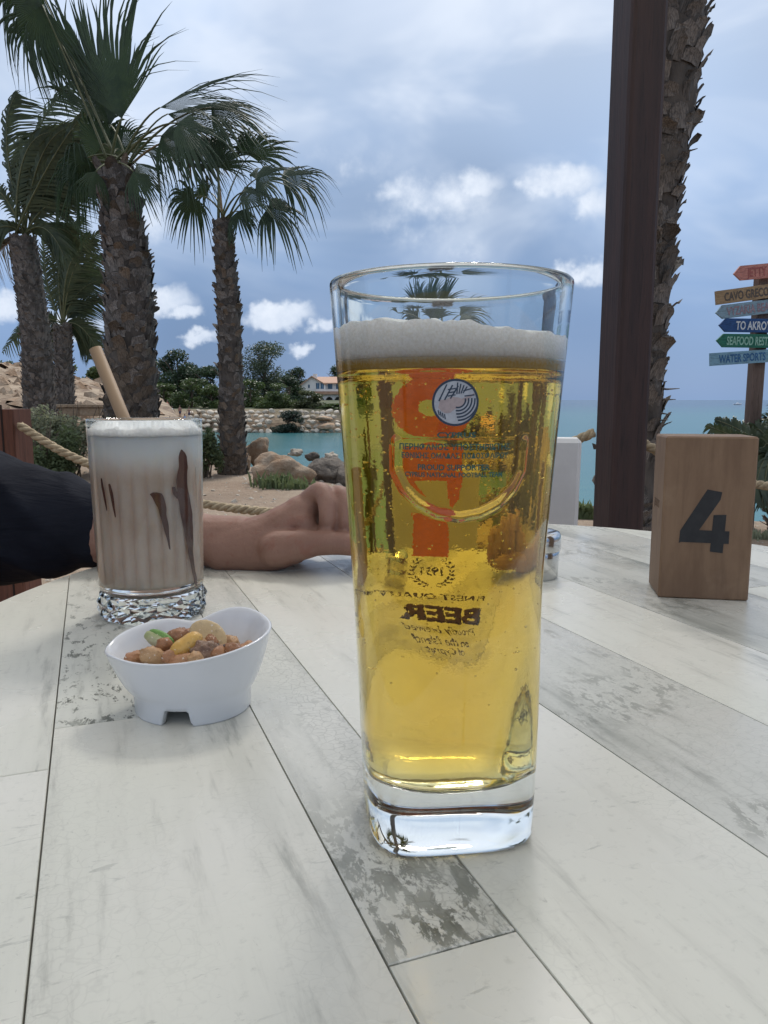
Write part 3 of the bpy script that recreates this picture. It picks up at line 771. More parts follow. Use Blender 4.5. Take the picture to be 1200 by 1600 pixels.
for q in [dict(hpx=190, hpy=185, D=9.5, ang=97, tilt=20, rpx=215, spread=100, droop=.04, nseg=50, wind=.08, fold=.05),
          dict(hpx=172, hpy=195, D=9.9, ang=108, tilt=-15, rpx=205, spread=90, droop=.05, nseg=40, wind=.05),
          dict(hpx=66, hpy=8, D=9.3, ang=212, tilt=10, rpx=110, spread=200, droop=.45, wind=.35, nseg=44, arch=.05),
          dict(hpx=55, hpy=-30, D=9.7, ang=190, tilt=30, rpx=105, spread=200, droop=.6, wind=.2, nseg=44, arch=.05),
          dict(hpx=76, hpy=30, D=9.9, ang=240, tilt=20, rpx=80, spread=160, droop=.6, wind=.3, nseg=30, arch=.05),
          dict(hpx=250, hpy=168, D=9.4, ang=24, tilt=35, rpx=155, spread=70, droop=.28, wind=.22, nseg=40),
          dict(hpx=262, hpy=178, D=9.8, ang=5, tilt=40, rpx=150, spread=95, droop=.30, wind=.2, nseg=42),
          dict(hpx=278, hpy=192, D=9.2, ang=-25, tilt=30, rpx=85, spread=170, droop=.5, wind=.22, nseg=36),
          dict(hpx=252, hpy=212, D=9.6, ang=-20, tilt=25, rpx=85, spread=170, droop=.55, wind=.2, nseg=34),
          dict(hpx=300, hpy=215, D=9.7, ang=-60, tilt=15, rpx=65, spread=160, droop=.5, wind=.2, nseg=30, mat=FANDRY),
          dict(hpx=137, hpy=246, D=9.5, ang=200, tilt=35, rpx=62, spread=190, droop=.8, wind=.12, nseg=34),
          dict(hpx=128, hpy=262, D=9.8, ang=225, tilt=20, rpx=62, spread=170, droop=.7, wind=.1, nseg=32),
          dict(hpx=150, hpy=268, D=9.2, ang=250, tilt=20, rpx=46, spread=120, droop=.4, wind=.05, nseg=24),
          dict(hpx=213, hpy=255, D=9.5, ang=-20, tilt=55, rpx=55, spread=140, droop=.5, wind=.1, nseg=28),
          dict(hpx=208, hpy=268, D=9.2, ang=-55, tilt=25, rpx=55, spread=120, droop=.4, wind=.1, nseg=26),
          dict(hpx=230, hpy=235, D=10.0, ang=15, tilt=60, rpx=55, spread=150, droop=.4, wind=.2, nseg=28),
          dict(hpx=160, hpy=225, D=10.1, ang=125, tilt=10, rpx=80, spread=190, droop=.4, wind=.3, nseg=34),
          dict(hpx=190, hpy=235, D=10.0, ang=85, tilt=20, rpx=60, spread=200, droop=.2, wind=.2, nseg=34),
          dict(hpx=330, hpy=168, D=9.5, ang=-10, tilt=35, rpx=85, spread=150, droop=.45, wind=.25, nseg=36),
          dict(hpx=120, hpy=120, D=10.0, ang=120, tilt=0, rpx=60, spread=120, droop=.3, wind=.3, nseg=26, arch=.05)]:
    fl(palmC, cb, hubC + np.array([rp.uniform(-.12, .12), rp.uniform(-.1, .1), rp.uniform(-.12, .05)]), r=rp, **q)
# --- slim fan palm
DD = 9.4
db = ip(362, 742, DD); db[2] = hz(db[0], DD)
palmD = empty('fan_palm', tuple(db), 'slim fan palm with a full small crown standing by the boulders', 'palm tree')
palm_trunk(palmD, db, [db + np.array([0, 0, -.2]), ip(364, 715, DD), ip(361, 600, DD), ip(357, 480, DD), ip(351, 400, DD), ip(348, 352, DD)], [.17, .155, .137, .132, .105, .09], .08, .08, .40, [BOOT, BOOTB], 5)
hubD = ip(348, 345, DD)
for q in [dict(hpx=303, hpy=309, D=9.2, ang=205, tilt=30, rpx=55, spread=235, droop=0.68, wind=.02, nseg=34, arch=.5),
          dict(hpx=420, hpy=322, D=9.2, ang=-20, tilt=35, rpx=70, spread=200, droop=0.50, wind=.06, nseg=36),
          dict(hpx=440, hpy=277, D=9.4, ang=8, tilt=40, rpx=84, spread=165, droop=0.40, wind=.05, nseg=38),
          dict(hpx=390, hpy=243, D=9.6, ang=62, tilt=5, rpx=69, spread=190, droop=0.28, wind=.2, nseg=38),
          dict(hpx=400, hpy=280, D=9.1, ang=20, tilt=35, rpx=62, spread=220, droop=0.32, wind=.1, nseg=36),
          dict(hpx=342, hpy=262, D=9.5, ang=85, tilt=0, rpx=72, spread=200, droop=0.28, wind=.25, nseg=40),
          dict(hpx=335, hpy=240, D=9.8, ang=100, tilt=10, rpx=55, spread=160, droop=0.40, wind=.3, nseg=34, mat=FANDRY),
          dict(hpx=380, hpy=300, D=9.0, ang=-10, tilt=45, rpx=57, spread=200, droop=0.32, wind=.1, nseg=32),
          dict(hpx=372, hpy=330, D=9.2, ang=-55, tilt=20, rpx=42, spread=170, droop=0.32, wind=.05, nseg=28),
          dict(hpx=325, hpy=300, D=9.9, ang=150, tilt=20, rpx=44, spread=180, droop=0.40, wind=.2, nseg=28)]:
    fl(palmD, db, hubD + np.array([rp.uniform(-.05, .05), rp.uniform(-.05, .05), rp.uniform(-.08, .04)]), r=rp, pet=.012, **q)
# --- leftmost palm, long narrow leaves blown over
AD = 12.4
ab = ip(62, 655, AD); ab[2] = hz(ab[0], AD)
palmA = empty('date_palm', tuple(ab), 'leftmost palm with a rough trunk and leaves blown into one sweep', 'palm tree')
palm_trunk(palmA, ab, [ab + np.array([0, 0, -.3]), ip(62, 630, AD), ip(57, 530, AD), ip(45, 440, AD), ip(36, 375, AD)], [.25, .237, .215, .195, .18], .08, .08, .42, [BOOT], 7, 240)
hubA = ip(38, 368, AD)
for k in range(15):
    a = R(rp.uniform(64, 112)); ln = rp.uniform(180, 265)
    c1 = (38 + math.cos(a) * ln * .55, 365 - math.sin(a) * ln * .75); e1 = (c1[0] + rp.uniform(35, 110), c1[1] - rp.uniform(-35, 62))
    dz = rp.uniform(-.7, .7)
    feather_leaf(palmA, ab, [hubA + np.array([rp.uniform(-.15, .15), rp.uniform(-.15, .15), rp.uniform(-.1, .1)]), ip(c1[0], c1[1], AD + dz * .6), ip(e1[0], e1[1], AD + dz)], rp, L=.55, n=44, droop=.55, wind=.35)
for k, (ex, ey, mx, my) in enumerate([(100, 400, 70, 330), (-40, 390, 5, 330), (-30, 300, 0, 270), (110, 330, 80, 290), (128, 385, 95, 335), (-20, 420, 10, 370)]):
    feather_leaf(palmA, ab, [hubA, ip(mx, my, AD - .3), ip(ex, ey, AD - .4 + .2 * k)], rp, L=.35, n=34, droop=.7, wind=.1, mat=FANDRY if k == 5 else FEATHER)
# --- small date palm
BD = 16.5
bb = ip(101, 628, BD); bb[2] = min(hz(bb[0], BD), bb[2] + .1)
palmB = empty('date_palm', tuple(bb), 'small date palm with arching feather leaves between two larger trunks', 'palm tree')
palm_trunk(palmB, bb, [bb + np.array([0, 0, -.3]), ip(101, 600, BD), ip(98, 540, BD), ip(99, 512, BD)], [.19, .18, .17, .16], .07, .09, .5, [BOOT], 8, 120)
hubB = ip(99, 508, BD)
for (mx, my, ex, ey) in [(70, 400, 95, 335), (85, 380, 130, 340), (95, 380, 150, 380), (110, 420, 165, 400), (112, 440, 172, 435), (60, 440, 72, 350), (105, 400, 160, 360), (118, 470, 165, 470), (80, 390, 112, 345), (90, 400, 140, 365),
                         (125, 490, 160, 560), (110, 500, 150, 530), (60, 480, 20, 530), (70, 470, 5, 550), (75, 500, 75, 580), (120, 500, 140, 560), (100, 440, 155, 420), (88, 420, 118, 360)]:
    feather_leaf(palmB, bb, [hubB, ip(mx, my, BD + rp.uniform(-.4, .4)), ip(ex, ey, BD + rp.uniform(-.6, .6))], rp, L=.42, n=40, droop=.4, wind=.12)
# --- palm behind the dark post
ED = 4.6
eb = ip(985, 838, ED); eb[2] = hz(eb[0], ED)
palmE = empty('leaning_palm', tuple(eb), 'leaning palm trunk with spiky leaf stubs right behind the dark post', 'palm tree')
palm_trunk(palmE, eb, [eb + np.array([0, 0, -.2]), ip(980, 780, ED), ip(992, 640, ED), ip(1000, 480, ED), ip(1012, 330, ED), ip(1034, 170, ED), ip(1050, 0, ED), ip(1058, -160, ED), ip(1060, -330, ED)], [.17, .155, .15, .155, .16, .175, .18, .165, .14], .10, .095, .50, [BOOT], 9, 300, .3, .55)
rq = random.Random(4)
hubE = ip(1060, -335, ED)
for k in range(9):
    a = k * .7 + .2
    h = hubE + np.array([math.cos(a) * .55, math.sin(a) * .55, .55])
    fan_leaf(palmE, eb, hubE, h, (math.cos(a), math.sin(a), .1), (-.4 * math.cos(a), -.4 * math.sin(a), 1), .6, rq, nseg=30, droop=.35)
# a few long stubs low on the trunk
m = MB()
for (x0, y0, x1, y1) in [(1022, 606, 1062, 607), (1020, 622, 1056, 624), (1020, 640, 1048, 648), (1018, 654, 1044, 656), (1018, 596, 1042, 596), (1050, 240, 1090, 232), (1062, 130, 1098, 122), (1066, 60, 1104, 30), (1060, 196, 1098, 190)]:
    a, b = ip(x0, y0, ED - .05) - eb, ip(x1, y1, ED - .1) - eb
    o = MB(); o.tube([a, (a + b) / 2 + np.array([0, 0, -.006]), b], [.016, .012, .004], 6, True, .5); o.build('leaf_stub', BOOT, palmE)
# --- young palm seen through the rim of the beer glass
GD = 11.0
gb = ip(690, 742, GD); gb[2] = hz(gb[0], GD) if signed_dist([(gb[0], GD)])[0] > 0 else -1.2
palmG = empty('fan_palm', tuple(gb), 'wind blown fan palm crown seen through the rim of the beer glass', 'palm tree')
palm_trunk(palmG, gb, [gb + np.array([0, 0, -.5]), ip(688, 640, GD), ip(686, 540, GD)], [.2, .17, .15], .09, .1, .4, [BOOT], 12, 60)
hubG = ip(686, 530, GD)
for q in [dict(hpx=668, hpy=482, D=11, ang=95, tilt=5, rpx=66, spread=100, droop=.05, wind=.08, nseg=40, fold=.05), dict(hpx=688, hpy=486, D=11.2, ang=75, tilt=10, rpx=62, spread=110, droop=.1, wind=.12, nseg=36),
          dict(hpx=650, hpy=486, D=10.8, ang=105, tilt=0, rpx=60, spread=90, droop=.05, wind=.08, nseg=34), dict(hpx=676, hpy=500, D=10.7, ang=88, tilt=10, rpx=60, spread=140, droop=.1, wind=.1, nseg=40),
          dict(hpx=722, hpy=492, D=11, ang=25, tilt=30, rpx=60, spread=120, droop=.2, wind=.2, nseg=34), dict(hpx=640, hpy=500, D=11.1, ang=165, tilt=25, rpx=50, spread=150, droop=.5, wind=.1, nseg=30),
          dict(hpx=720, hpy=505, D=10.8, ang=-5, tilt=30, rpx=55, spread=150, droop=.4, wind=.1, nseg=30), dict(hpx=650, hpy=512, D=10.8, ang=190, tilt=30, rpx=50, spread=150, droop=.5, nseg=30),
          dict(hpx=596, hpy=490, D=11, ang=140, tilt=5, rpx=44, spread=40, droop=.1, wind=.05, nseg=9)]:
    fl(palmG, gb, hubG, r=rp, **q)
# --- young palm by the signpost
YD = 5.25
yb = ip(1228, 838, YD); yb[2] = hz(yb[0], YD)
palmY = empty('young_palm', tuple(yb), 'young palm with a stubby spiny trunk beside the signpost', 'palm tree')
palm_trunk(palmY, yb, [yb + np.array([0, 0, -.1]), ip(1222, 800, YD), ip(1216, 750, YD), ip(1214, 722, YD)], [.085, .085, .075, .06], .05, .07, .8, [BOOTB], 15, 80)
hubY = ip(1214, 716, YD)
for (mx, my, ex, ey) in [(1170, 690, 1105, 665), (1165, 670, 1118, 656), (1180, 640, 1172, 690), (1205, 640, 1195, 655), (1190, 690, 1178, 780), (1200, 690, 1190, 790), (1230, 650, 1290, 640), (1240, 690, 1300, 760), (1210, 630, 1240, 590), (1196, 660, 1180, 740), (1225, 690, 1235, 780), (1180, 700, 1150, 720)]:
    feather_leaf(palmY, yb, [hubY, ip(mx, my, YD + rp.uniform(-.15, .15)), ip(ex, ey, YD + rp.uniform(-.3, .2))], rp, L=.17, n=34, droop=.5, wind=.08, wid=.008, pet=.007)

# ------------------------------------------------------------------ shrubs and weeds on the terrace
SHRUB = leafmat('grey_green_shrub', (.13, .15, .10), (.26, .285, .19), 2.2, .4, .7)
SHRUB2 = leafmat('dark_green_shrub', (.055, .08, .038), (.13, .17, .075), 2.2, .35, .7)
TWIG = plain('twigs', (.08, .06, .04), (.14, .11, .08), 10, .9, .2)
def shrub(name, px, base_py, top_py, hw, D, mat, label, seed, n, size, cat='shrub'):
    r = random.Random(seed); c = ip(px, base_py, D); z0 = hz(c[0], D); u = D / 1200
    H = ip(px, top_py, D)[2] - z0; W_ = hw * u
    e = empty(name, (c[0], D, z0), label, cat)
    m = MB()
    for k in range(14):
        a = r.uniform(0, 6.28); q = r.uniform(.2, .8)
        m.tube([(r.uniform(-.2, .2) * W_, r.uniform(-.1, .1), -.03), (math.cos(a) * W_ * q * .5, math.sin(a) * W_ * q * .3, H * .45), (math.cos(a) * W_ * q, math.sin(a) * W_ * q * .6, H * r.uniform(.7, .95))], [.012, .008, .003], 5)
    m.build('stems', TWIG, e)
    lobes = [(r.uniform(-.7, .7) * W_, r.uniform(-.4, .4) * W_, H * r.uniform(.2, .7), W_ * r.uniform(.25, .4), W_ * r.uniform(.2, .35), H * r.uniform(.22, .34)) for _ in range(12)]
    m = MB(); crown(m, lobes, n, size, r)
    f = m.build('foliage', mat, e); f['kind'] = 'stuff'
    return e
shrub('shrub', 112, 734, 618, 92, 9.0, SHRUB, 'soft grey green shrub behind the rope left of the milkshake', 71, 11000, .05)
shrub('shrub', 66, 730, 648, 58, 8.4, SHRUB2, 'darker green shrub beside the brown rope post', 72, 4500, .045)
shrub('shrub', 240, 738, 640, 70, 8.6, SHRUB, 'grey green shrub at the foot of the thick palm', 73, 5000, .05)
shrub('shrub', 322, 733, 668, 30, 8.9, SHRUB2, 'small dark green shrub against the slim palm trunk', 74, 3000, .045)
def weeds(px, py, D, w, h, label, seed, n=60, mat=SHRUB2):
    r = random.Random(seed); c = ip(px, py, D); z0 = hz(c[0], D); u = D / 1200
    e = empty('weeds', (c[0], D, z0), label, 'plant'); m = MB()
    for _ in range(n):
        x = r.gauss(0, .4) * w * u; y = r.gauss(0, .4) * w * u * .5; hh = h * u * r.uniform(.4, 1.1); a = r.uniform(0, 6.28)
        dx, dy = math.cos(a) * hh * .35, math.sin(a) * hh * .35; ww = .006 + hh * .03
        zz = hz(c[0] + x, D + y) - z0
        m.add([(x - ww, y, zz - .01), (x + ww, y, zz - .01), (x + dx * .5 + ww, y + dy * .5, zz + hh * .65), (x + dx * .5 - ww, y + dy * .5, zz + hh * .65), (x + dx, y + dy, zz + hh)], [(0, 1, 2, 3), (3, 2, 4)])
        for q in range(3):
            s = r.uniform(.3, .9); b = r.uniform(0, 6.28); lx = math.cos(b) * hh * .22; ly = math.sin(b) * hh * .22
            p0 = (x + dx * s * .7, y + dy * s * .7, zz + hh * s * .8)
            m.add([p0, (p0[0] + lx * .5 - ly * .3, p0[1] + ly * .5 + lx * .3, p0[2] + hh * .05), (p0[0] + lx, p0[1] + ly, p0[2] + hh * .1), (p0[0] + lx * .5 + ly * .3, p0[1] + ly * .5 - lx * .3, p0[2] + hh * .05)], [(0, 1, 2, 3)])
    o = m.build('foliage', mat, e); o['kind'] = 'stuff'
weeds(430, 758, 7.9, 46, 26, 'low green weeds at the foot of the large boulder', 81, 110)
weeds(466, 757, 7.8, 26, 18, 'few green weeds below the orange boulder face', 82, 40)
weeds(913, 806, 5.9, 16, 30, 'small green weeds on the terrace edge left of the dark post', 83, 50)
weeds(1200, 842, 4.9, 40, 12, 'strip of low grass beside the table number block', 84, 160, SHRUB)
weeds(1110, 842, 4.9, 70, 12, 'low grass behind the wooden table number block', 85, 160, SHRUB)
# ------------------------------------------------------------------ pergola post, rope fence
def woodmat(name, a, b, dk, scale=6, stretch=(6, 6, .5), rough=.6, bump=.3, cspec=.4):
    t = NT(name); v = t.coord('Object', stretch)
    n = t.noise(v, scale, 6, .65, .3); n2 = t.noise(v, scale * 4, 4, .6)
    c = t.mix(t.mr(n, .3, .7), a, b); c = t.mix(t.mr(n2, .52, .7, 0, .8), c, dk)
    nm = t.bump(n2, bump, .004)
    return t.done(c, rough, nm, Specular_IOR_Level=cspec)
DKWOOD = woodmat('dark_brown_wood', (.030, .017, .016), (.050, .026, .022), (.014, .009, .009), 5, (7, 7, .35), .55, .35)
RBWOOD = woodmat('red_brown_wood', (.095, .036, .022), (.15, .06, .036), (.04, .018, .012), 5, (7, 7, .4), .7, .4)
PD = 2.45
pb = ip(965, 800, PD); pb[2] = 0
post = empty('pergola_post', (pb[0], PD, 0), 'tall dark brown wooden post in front of the leaning palm', 'post')
pw = .118; ph = 3.32
def rounded_post(name, w, d, h, mat, par, z0=0.0, ch=.012, seg=10, seed=0, wob=.0012):
    m = MB(); x, y = w / 2, d / 2; c = ch
    ring = [(-x + c, -y), (x - c, -y), (x - .3 * c, -y + .3 * c), (x, -y + c), (x, y - c), (x - c, y), (-x + c, y), (-x, y - c), (-x, -y + c), (-x + .3 * c, -y + .3 * c)]
    n = len(ring); vs = []
    for k in range(seg + 1):
        z = z0 + h * k / seg
        for i, p in enumerate(ring):
            q = 1 + mnoise.noise((p[0] * 9 + seed, p[1] * 9, z * 2.5)) * wob * 12
            vs.append((p[0] * q, p[1] * q, z))
    fs = [(k * n + i, k * n + (i + 1) % n, (k + 1) * n + (i + 1) % n, (k + 1) * n + i) for k in range(seg) for i in range(n)] + [tuple(range(n - 1, -1, -1)), tuple(seg * n + i for i in range(n))]
    m.add(vs, fs); return m.build(name, mat, par)
shaft = rounded_post('shaft', pw, .125, ph, DKWOOD, post, -.02, .014, 24, 3)
m = MB(); m.box((.0612, -.030, ph * .5), (.006, .03, ph - .1), None, 0); m.build('cover_strip', woodmat('strip_wood', (.09, .06, .05), (.13, .09, .08), (.05, .03, .025), 5, (7, 7, .4)), post)
post.rotation_euler = (0, 0, R(14))
# unseen canopy over the table, added and shaped to set its shade
CANV = leafmat('canvas_roof', (.68, .66, .62), (.74, .72, .68), 3, .7, .9)  # translucent enough to let light down onto the table
canopy = empty('canopy', (0, 0, 3.22), 'unseen canvas roof on dark beams, added to shade the table', 'canopy')
m = MB(); m.box((0, PD, .09), (7.0, .12, .16), None, .006); m.build('beam', DKWOOD, canopy)
m = MB(); m.box((0, -2.2, .09), (7.0, .12, .16), None, .006); m.build('beam', DKWOOD, canopy)
for k in range(6):
    m = MB(); m.box((-3.0 + k * 1.2, -.05, .215), (.07, 5.05, .09), None, .004); m.build('rafter', DKWOOD, canopy)
m = MB()
for i in range(7):
    for j in range(6): pass
gx, gy = 29, 23
vs = [(-3.6 + 7.2 * i / (gx - 1), -2.7 + 5.05 * j / (gy - 1), .275 + .02 * math.sin(i * 1.7) * math.sin(j * 1.1)) for j in range(gy) for i in range(gx)]
m.add(vs, [(j * gx + i, j * gx + i + 1, (j + 1) * gx + i + 1, (j + 1) * gx + i) for j in range(gy - 1) for i in range(gx - 1)])
m.build('canvas', CANV, canopy, True)
# unseen rear posts holding up the added canopy
for k, x in enumerate((-2.9, 2.9)):
    e = empty('pergola_post', (x, -2.2, 0), ['dark brown rear post of the added canopy on the arm side', 'dark brown rear post of the added canopy on the signpost side'][k], 'post')
    rounded_post('shaft', pw, .145, ph, DKWOOD, e, -.02, .014, 12, 9 + k)
# rope fence
fp = empty('rope_post', tuple(np.array([ip(10, 700, 2.75)[0], 2.75, 0])), 'short red brown wooden post holding the rope end', 'post')
rounded_post('shaft', .135, .135, .885, RBWOOD, fp, -.02, .012, 8, 1)
m = MB(); m.box((0.03, -.0683, .45), (.006, .003, .86)); m.build('crack', plain('dark_split', (.015, .008, .006), (.02, .01, .008), 10, .9, 0), fp)
fp.rotation_euler = (0, 0, R(-4))
fp2x = 3.6
fp2 = empty('rope_post', (fp2x, 2.75, 0), 'short red brown rope post on the signpost side', 'post')
rounded_post('shaft', .135, .135, .885, RBWOOD, fp2, -.02, .012, 8, 2)
ROPE = plain('sisal_rope', (.26, .20, .125), (.42, .34, .22), 60, .9, .6, .002, coord='World')
def rope(name, pts, rr, label, pitch=.085):
    pts = [np.asarray(p, float) for p in pts]
    # smooth resample (Catmull-Rom)
    out_ = []
    P = [2 * pts[0] - pts[1]] + pts + [2 * pts[-1] - pts[-2]]
    for i in range(1, len(P) - 2):
        L = np.linalg.norm(P[i + 1] - P[i]); n = max(4, int(L / .010))
        for k in range(n):
            t_ = k / n; a, b, c, d = P[i - 1], P[i], P[i + 1], P[i + 2]
            out_.append(.5 * ((2 * b) + (-a + c) * t_ + (2 * a - 5 * b + 4 * c - d) * t_ ** 2 + (-a + 3 * b - 3 * c + d) * t_ ** 3))
    out_.append(pts[-1])
    m = MB(); s = 0; strands = [[], [], []]
    for i, p in enumerate(out_):
        tn = unit(out_[min(i + 1, len(out_) - 1)] - out_[max(0, i - 1)])
        a = unit(np.cross(tn, (0, 0, 1))); b = np.cross(a, tn)
        if i: s += np.linalg.norm(p - out_[i - 1])
        for k in range(3):
            w = 2 * math.pi * (s / pitch + k / 3)
            strands[k].append(p + rr * .5 * (math.cos(w) * a + math.sin(w) * b))
    for st in strands: m.tube(st, rr * .56, 7)
    return m.build(name, ROPE, None, True)
q0 = ip(30, 664, 2.70); q1 = ip(928, 676, 2.40)
pts = [q0, ip(90, 702, 2.68), ip(140, 726, 2.67), ip(230, 764, 2.65), ip(322, 788, 2.62), ip(435, 801, 2.59), ip(560, 803, 2.55), ip(680, 785, 2.51), ip(800, 740, 2.47), ip(870, 702, 2.43), q1]
tag(rope('rope', pts, .0155, ''), 'thick twisted sisal rope sagging between the short post and the tall dark post', 'rope')
q2 = ip(1001, 690, 2.47)
pts = [q2, ip(1060, 722, 2.49), ip(1120, 742, 2.52), ip(1190, 758, 2.56), ip(1300, 768, 2.60), ip(1480, 765, 2.64), ip(1700, 740, 2.68), np.array([fp2x - .07, 2.70, .78])]
tag(rope('rope', pts, .0155, ''), 'twisted rope running from the tall dark post behind the number block', 'rope')

# ------------------------------------------------------------------ signpost
SGD = 5.45
sb = ip(1163, 800, SGD); sb[2] = hz(sb[0], SGD)
sign = empty('signpost', tuple(sb), 'wooden signpost stacked with six painted direction boards', 'signpost')
SPW = woodmat('grey_brown_post', (.115, .080, .066), (.165, .118, .098), (.06, .042, .036), 6, (6, 6, .5), .8, .4)
m = MB()
a0, a1 = ip(1163, 860, SGD) - sb, ip(1181, 438, SGD) - sb
Zt = a1[2]
M = Matrix.Rotation(R(5), 3, 'Z')
m.box((0, 0, 0), (.086, .08, Zt + .25), M, .006)
po = m.build('pole', SPW, sign, False, (0.0, 0, Zt / 2 - .1), None)
po.location = ((a0[0] + a1[0]) / 2 + .02, 0, Zt / 2 - .1)
def painted(name, c):
    t = NT(name); v = t.coord('Object'); n = t.noise(v, 9, 6, .65); n2 = t.noise(t.coord('Object', (4, 20, 20)), 6, 5, .7)
    d = (c[0] * .62, c[1] * .62, c[2] * .62); l = (min(1, c[0] * 1.12 + .012), min(1, c[1] * 1.12 + .012), min(1, c[2] * 1.12 + .012))
    return t.done(t.mix(t.mr(n2, .35, .7), t.mix(t.mr(n, .3, .7), c, l), d), .75, t.bump(n2, .25, .003))
def text_mesh(body, size, mat, name='lettering', sx=1.0, shear=0.0, ext=.0006, offset=0.0, align='LEFT', res=3):
    c = bpy.data.curves.new(name, 'FONT'); c.body = body; c.size = size; c.extrude = ext; c.shear = shear; c.offset = offset; c.resolution_u = res; c.align_x = align
    o = bpy.data.objects.new(name, c); col.objects.link(o); bpy.context.view_layer.update()
    me = bpy.data.meshes.new_from_object(o.evaluated_get(bpy.context.evaluated_depsgraph_get()))
    bpy.data.objects.remove(o); bpy.data.curves.remove(c)
    me.name = name
    for v in me.vertices: v.co.x *= sx
    me.materials.clear(); me.materials.append(mat)
    return me
boards = [('salmon', (.50, .21, .17), (1146, 428), (1190, 424), 21, 8, True, 'JETTY SEA', (.36, .11, .10), 1166, .92, 62, .0),
          ('tan', (.34, .235, .13), (1118, 466), (1200, 455), 20, -9, False, 'CAVO GRECO', (.10, .085, .075), 1130, 1.0, 80, 0),
          ('pale blue', (.22, .34, .42), (1118, 489), (1200, 479), 20, -6, True, 'VYZAKIA BEACH', (.30, .22, .26), 1134, 1.0, 80, 0),
          ('deep blue', (.012, .07, .22), (1123, 508), (1200, 509), 20, 0, True, 'TO AKROYIALI', (.62, .68, .72), 1148, 1.0, 80, 0),
          ('green', (.012, .15, .10), (1119, 532), (1200, 533), 20, 1, True, 'SEAFOOD RESTAURANT', (.28, .52, .42), 1134, 1.0, 80, 0),
          ('light blue', (.19, .36, .47), (1109, 562), (1200, 556), 19, -2, False, 'WATER SPORTS', (.03, .13, .30), 1122, 1.0, 80, 0)]
u = SGD / 1200
for k, (nm_, colr, L0, L1, hpx, tdeg, arrow, txt, tcol, tx, sx, wpx, _) in enumerate(boards):
    y_ = -.052 - .004 * (k % 2)
    p0 = ip(L0[0], L0[1], SGD + y_ - .01) - sb
    slope = math.atan2(-(L1[1] - L0[1]), (L1[0] - L0[0]))
    Lb = .95; hb = hpx * u * .5
    if arrow: poly = [(0, 0), (.045, hb), (Lb, hb), (Lb, -hb), (.045, -hb)]
    else: poly = [(0, hb), (Lb, hb), (Lb, -hb), (0, -hb)]
    poly = list(reversed(poly))
    m = MB(); m.prism(poly, -.011, .011); me = m.mesh('board', painted(nm_.replace(' ', '_') + '_paint', colr)); fixnormals(me)
    bo = obj('board', me, sign, tuple(p0), (0, -slope, 0)); bo['label'] = nm_ + ' painted board reading ' + txt
    H_ = hpx * u * .62
    tm = text_mesh(txt, H_ / .72, painted(nm_.replace(' ', '_') + '_lettering', tcol), 'lettering', .60 if len(txt) < 14 else .52, 0, .0005, .0018)
    # lettering lies on the front face
    to = obj('lettering', tm, bo, ((tx - L0[0]) * u, -.0122, -H_ * .5), (R(90), 0, 0))

# ------------------------------------------------------------------ white chair across the table
CHW = plain('white_painted_chair', (.62, .62, .61), (.70, .70, .69), 12, .55, .1, .002)
ctop = ip(912, 688, 1.16)
chair = empty('chair', (.165, 1.30, 0), 'white solid backed chair beyond the table, behind the beer glass', 'chair', None, R(-8))
def cl(p): 
    return p
m = MB(); 
# slightly reclined back panel
bwid = .30
M = Matrix.Rotation(R(6), 3, 'X')
m.box((0, 0, 0), (bwid, .026, .44), M, .006)
m.build('backrest', CHW, chair, False, (0, -.10, ctop[2] - .215))
m = MB(); m.box((0, .12, .455), (.40, .42, .03), None, .008); m.build('seat', CHW, chair)
for sx in (-1, 1):
    m = MB(); m.tube([(sx * .16, .30, 0), (sx * .165, .30, .44)], [.017, .02], 8); m.build('leg', CHW, chair)
    m = MB(); m.tube([(sx * .16, -.07, 0), (sx * .155, -.075, .45), (sx * .12, -.085, .50)], [.017, .02, .016], 8); m.build('leg', CHW, chair)
chair.rotation_euler = (0, 0, R(-8))
# ------------------------------------------------------------------ table
TZ = .75
TC = (.09, .50); TA, TB, TE = .374, .424, 2.1
def in_out(a):
    c, s = math.cos(a), math.sin(a)
    r = (abs(c / TA) ** TE + abs(s / TB) ** TE) ** (-1 / TE); return (TC[0] + r * c, TC[1] + r * s)
AZ = R(-20.9)
pn_ = np.array([math.cos(AZ), -math.sin(AZ)]); pd_ = np.array([math.sin(AZ), math.cos(AZ)])
table = empty('table', (TC[0], TC[1], 0), 'round bistro table topped with whitewashed weathered planks', 'table')
outline = [np.array(in_out(2 * math.pi * k / 256)) for k in range(256)]
def clip(poly, n, d):      # keep points with p.n >= d
    res = []
    for i in range(len(poly)):
        a, b = poly[i], poly[(i + 1) % len(poly)]; da, db_ = a @ n - d, b @ n - d
        if da >= 0: res.append(a)
        if (da >= 0) != (db_ >= 0): res.append(a + (b - a) * da / (da - db_))
    return res
seams = [-.30, -.117, -.022, .066, .1045, .199, .282, .3635, .467, .553, .72]
butts = {1: [.32, .70], 2: [.361], 3: [.170, .79], 4: [.64], 5: [.15], 6: [.52], 7: [.30], 8: [.45], 9: [.2]}
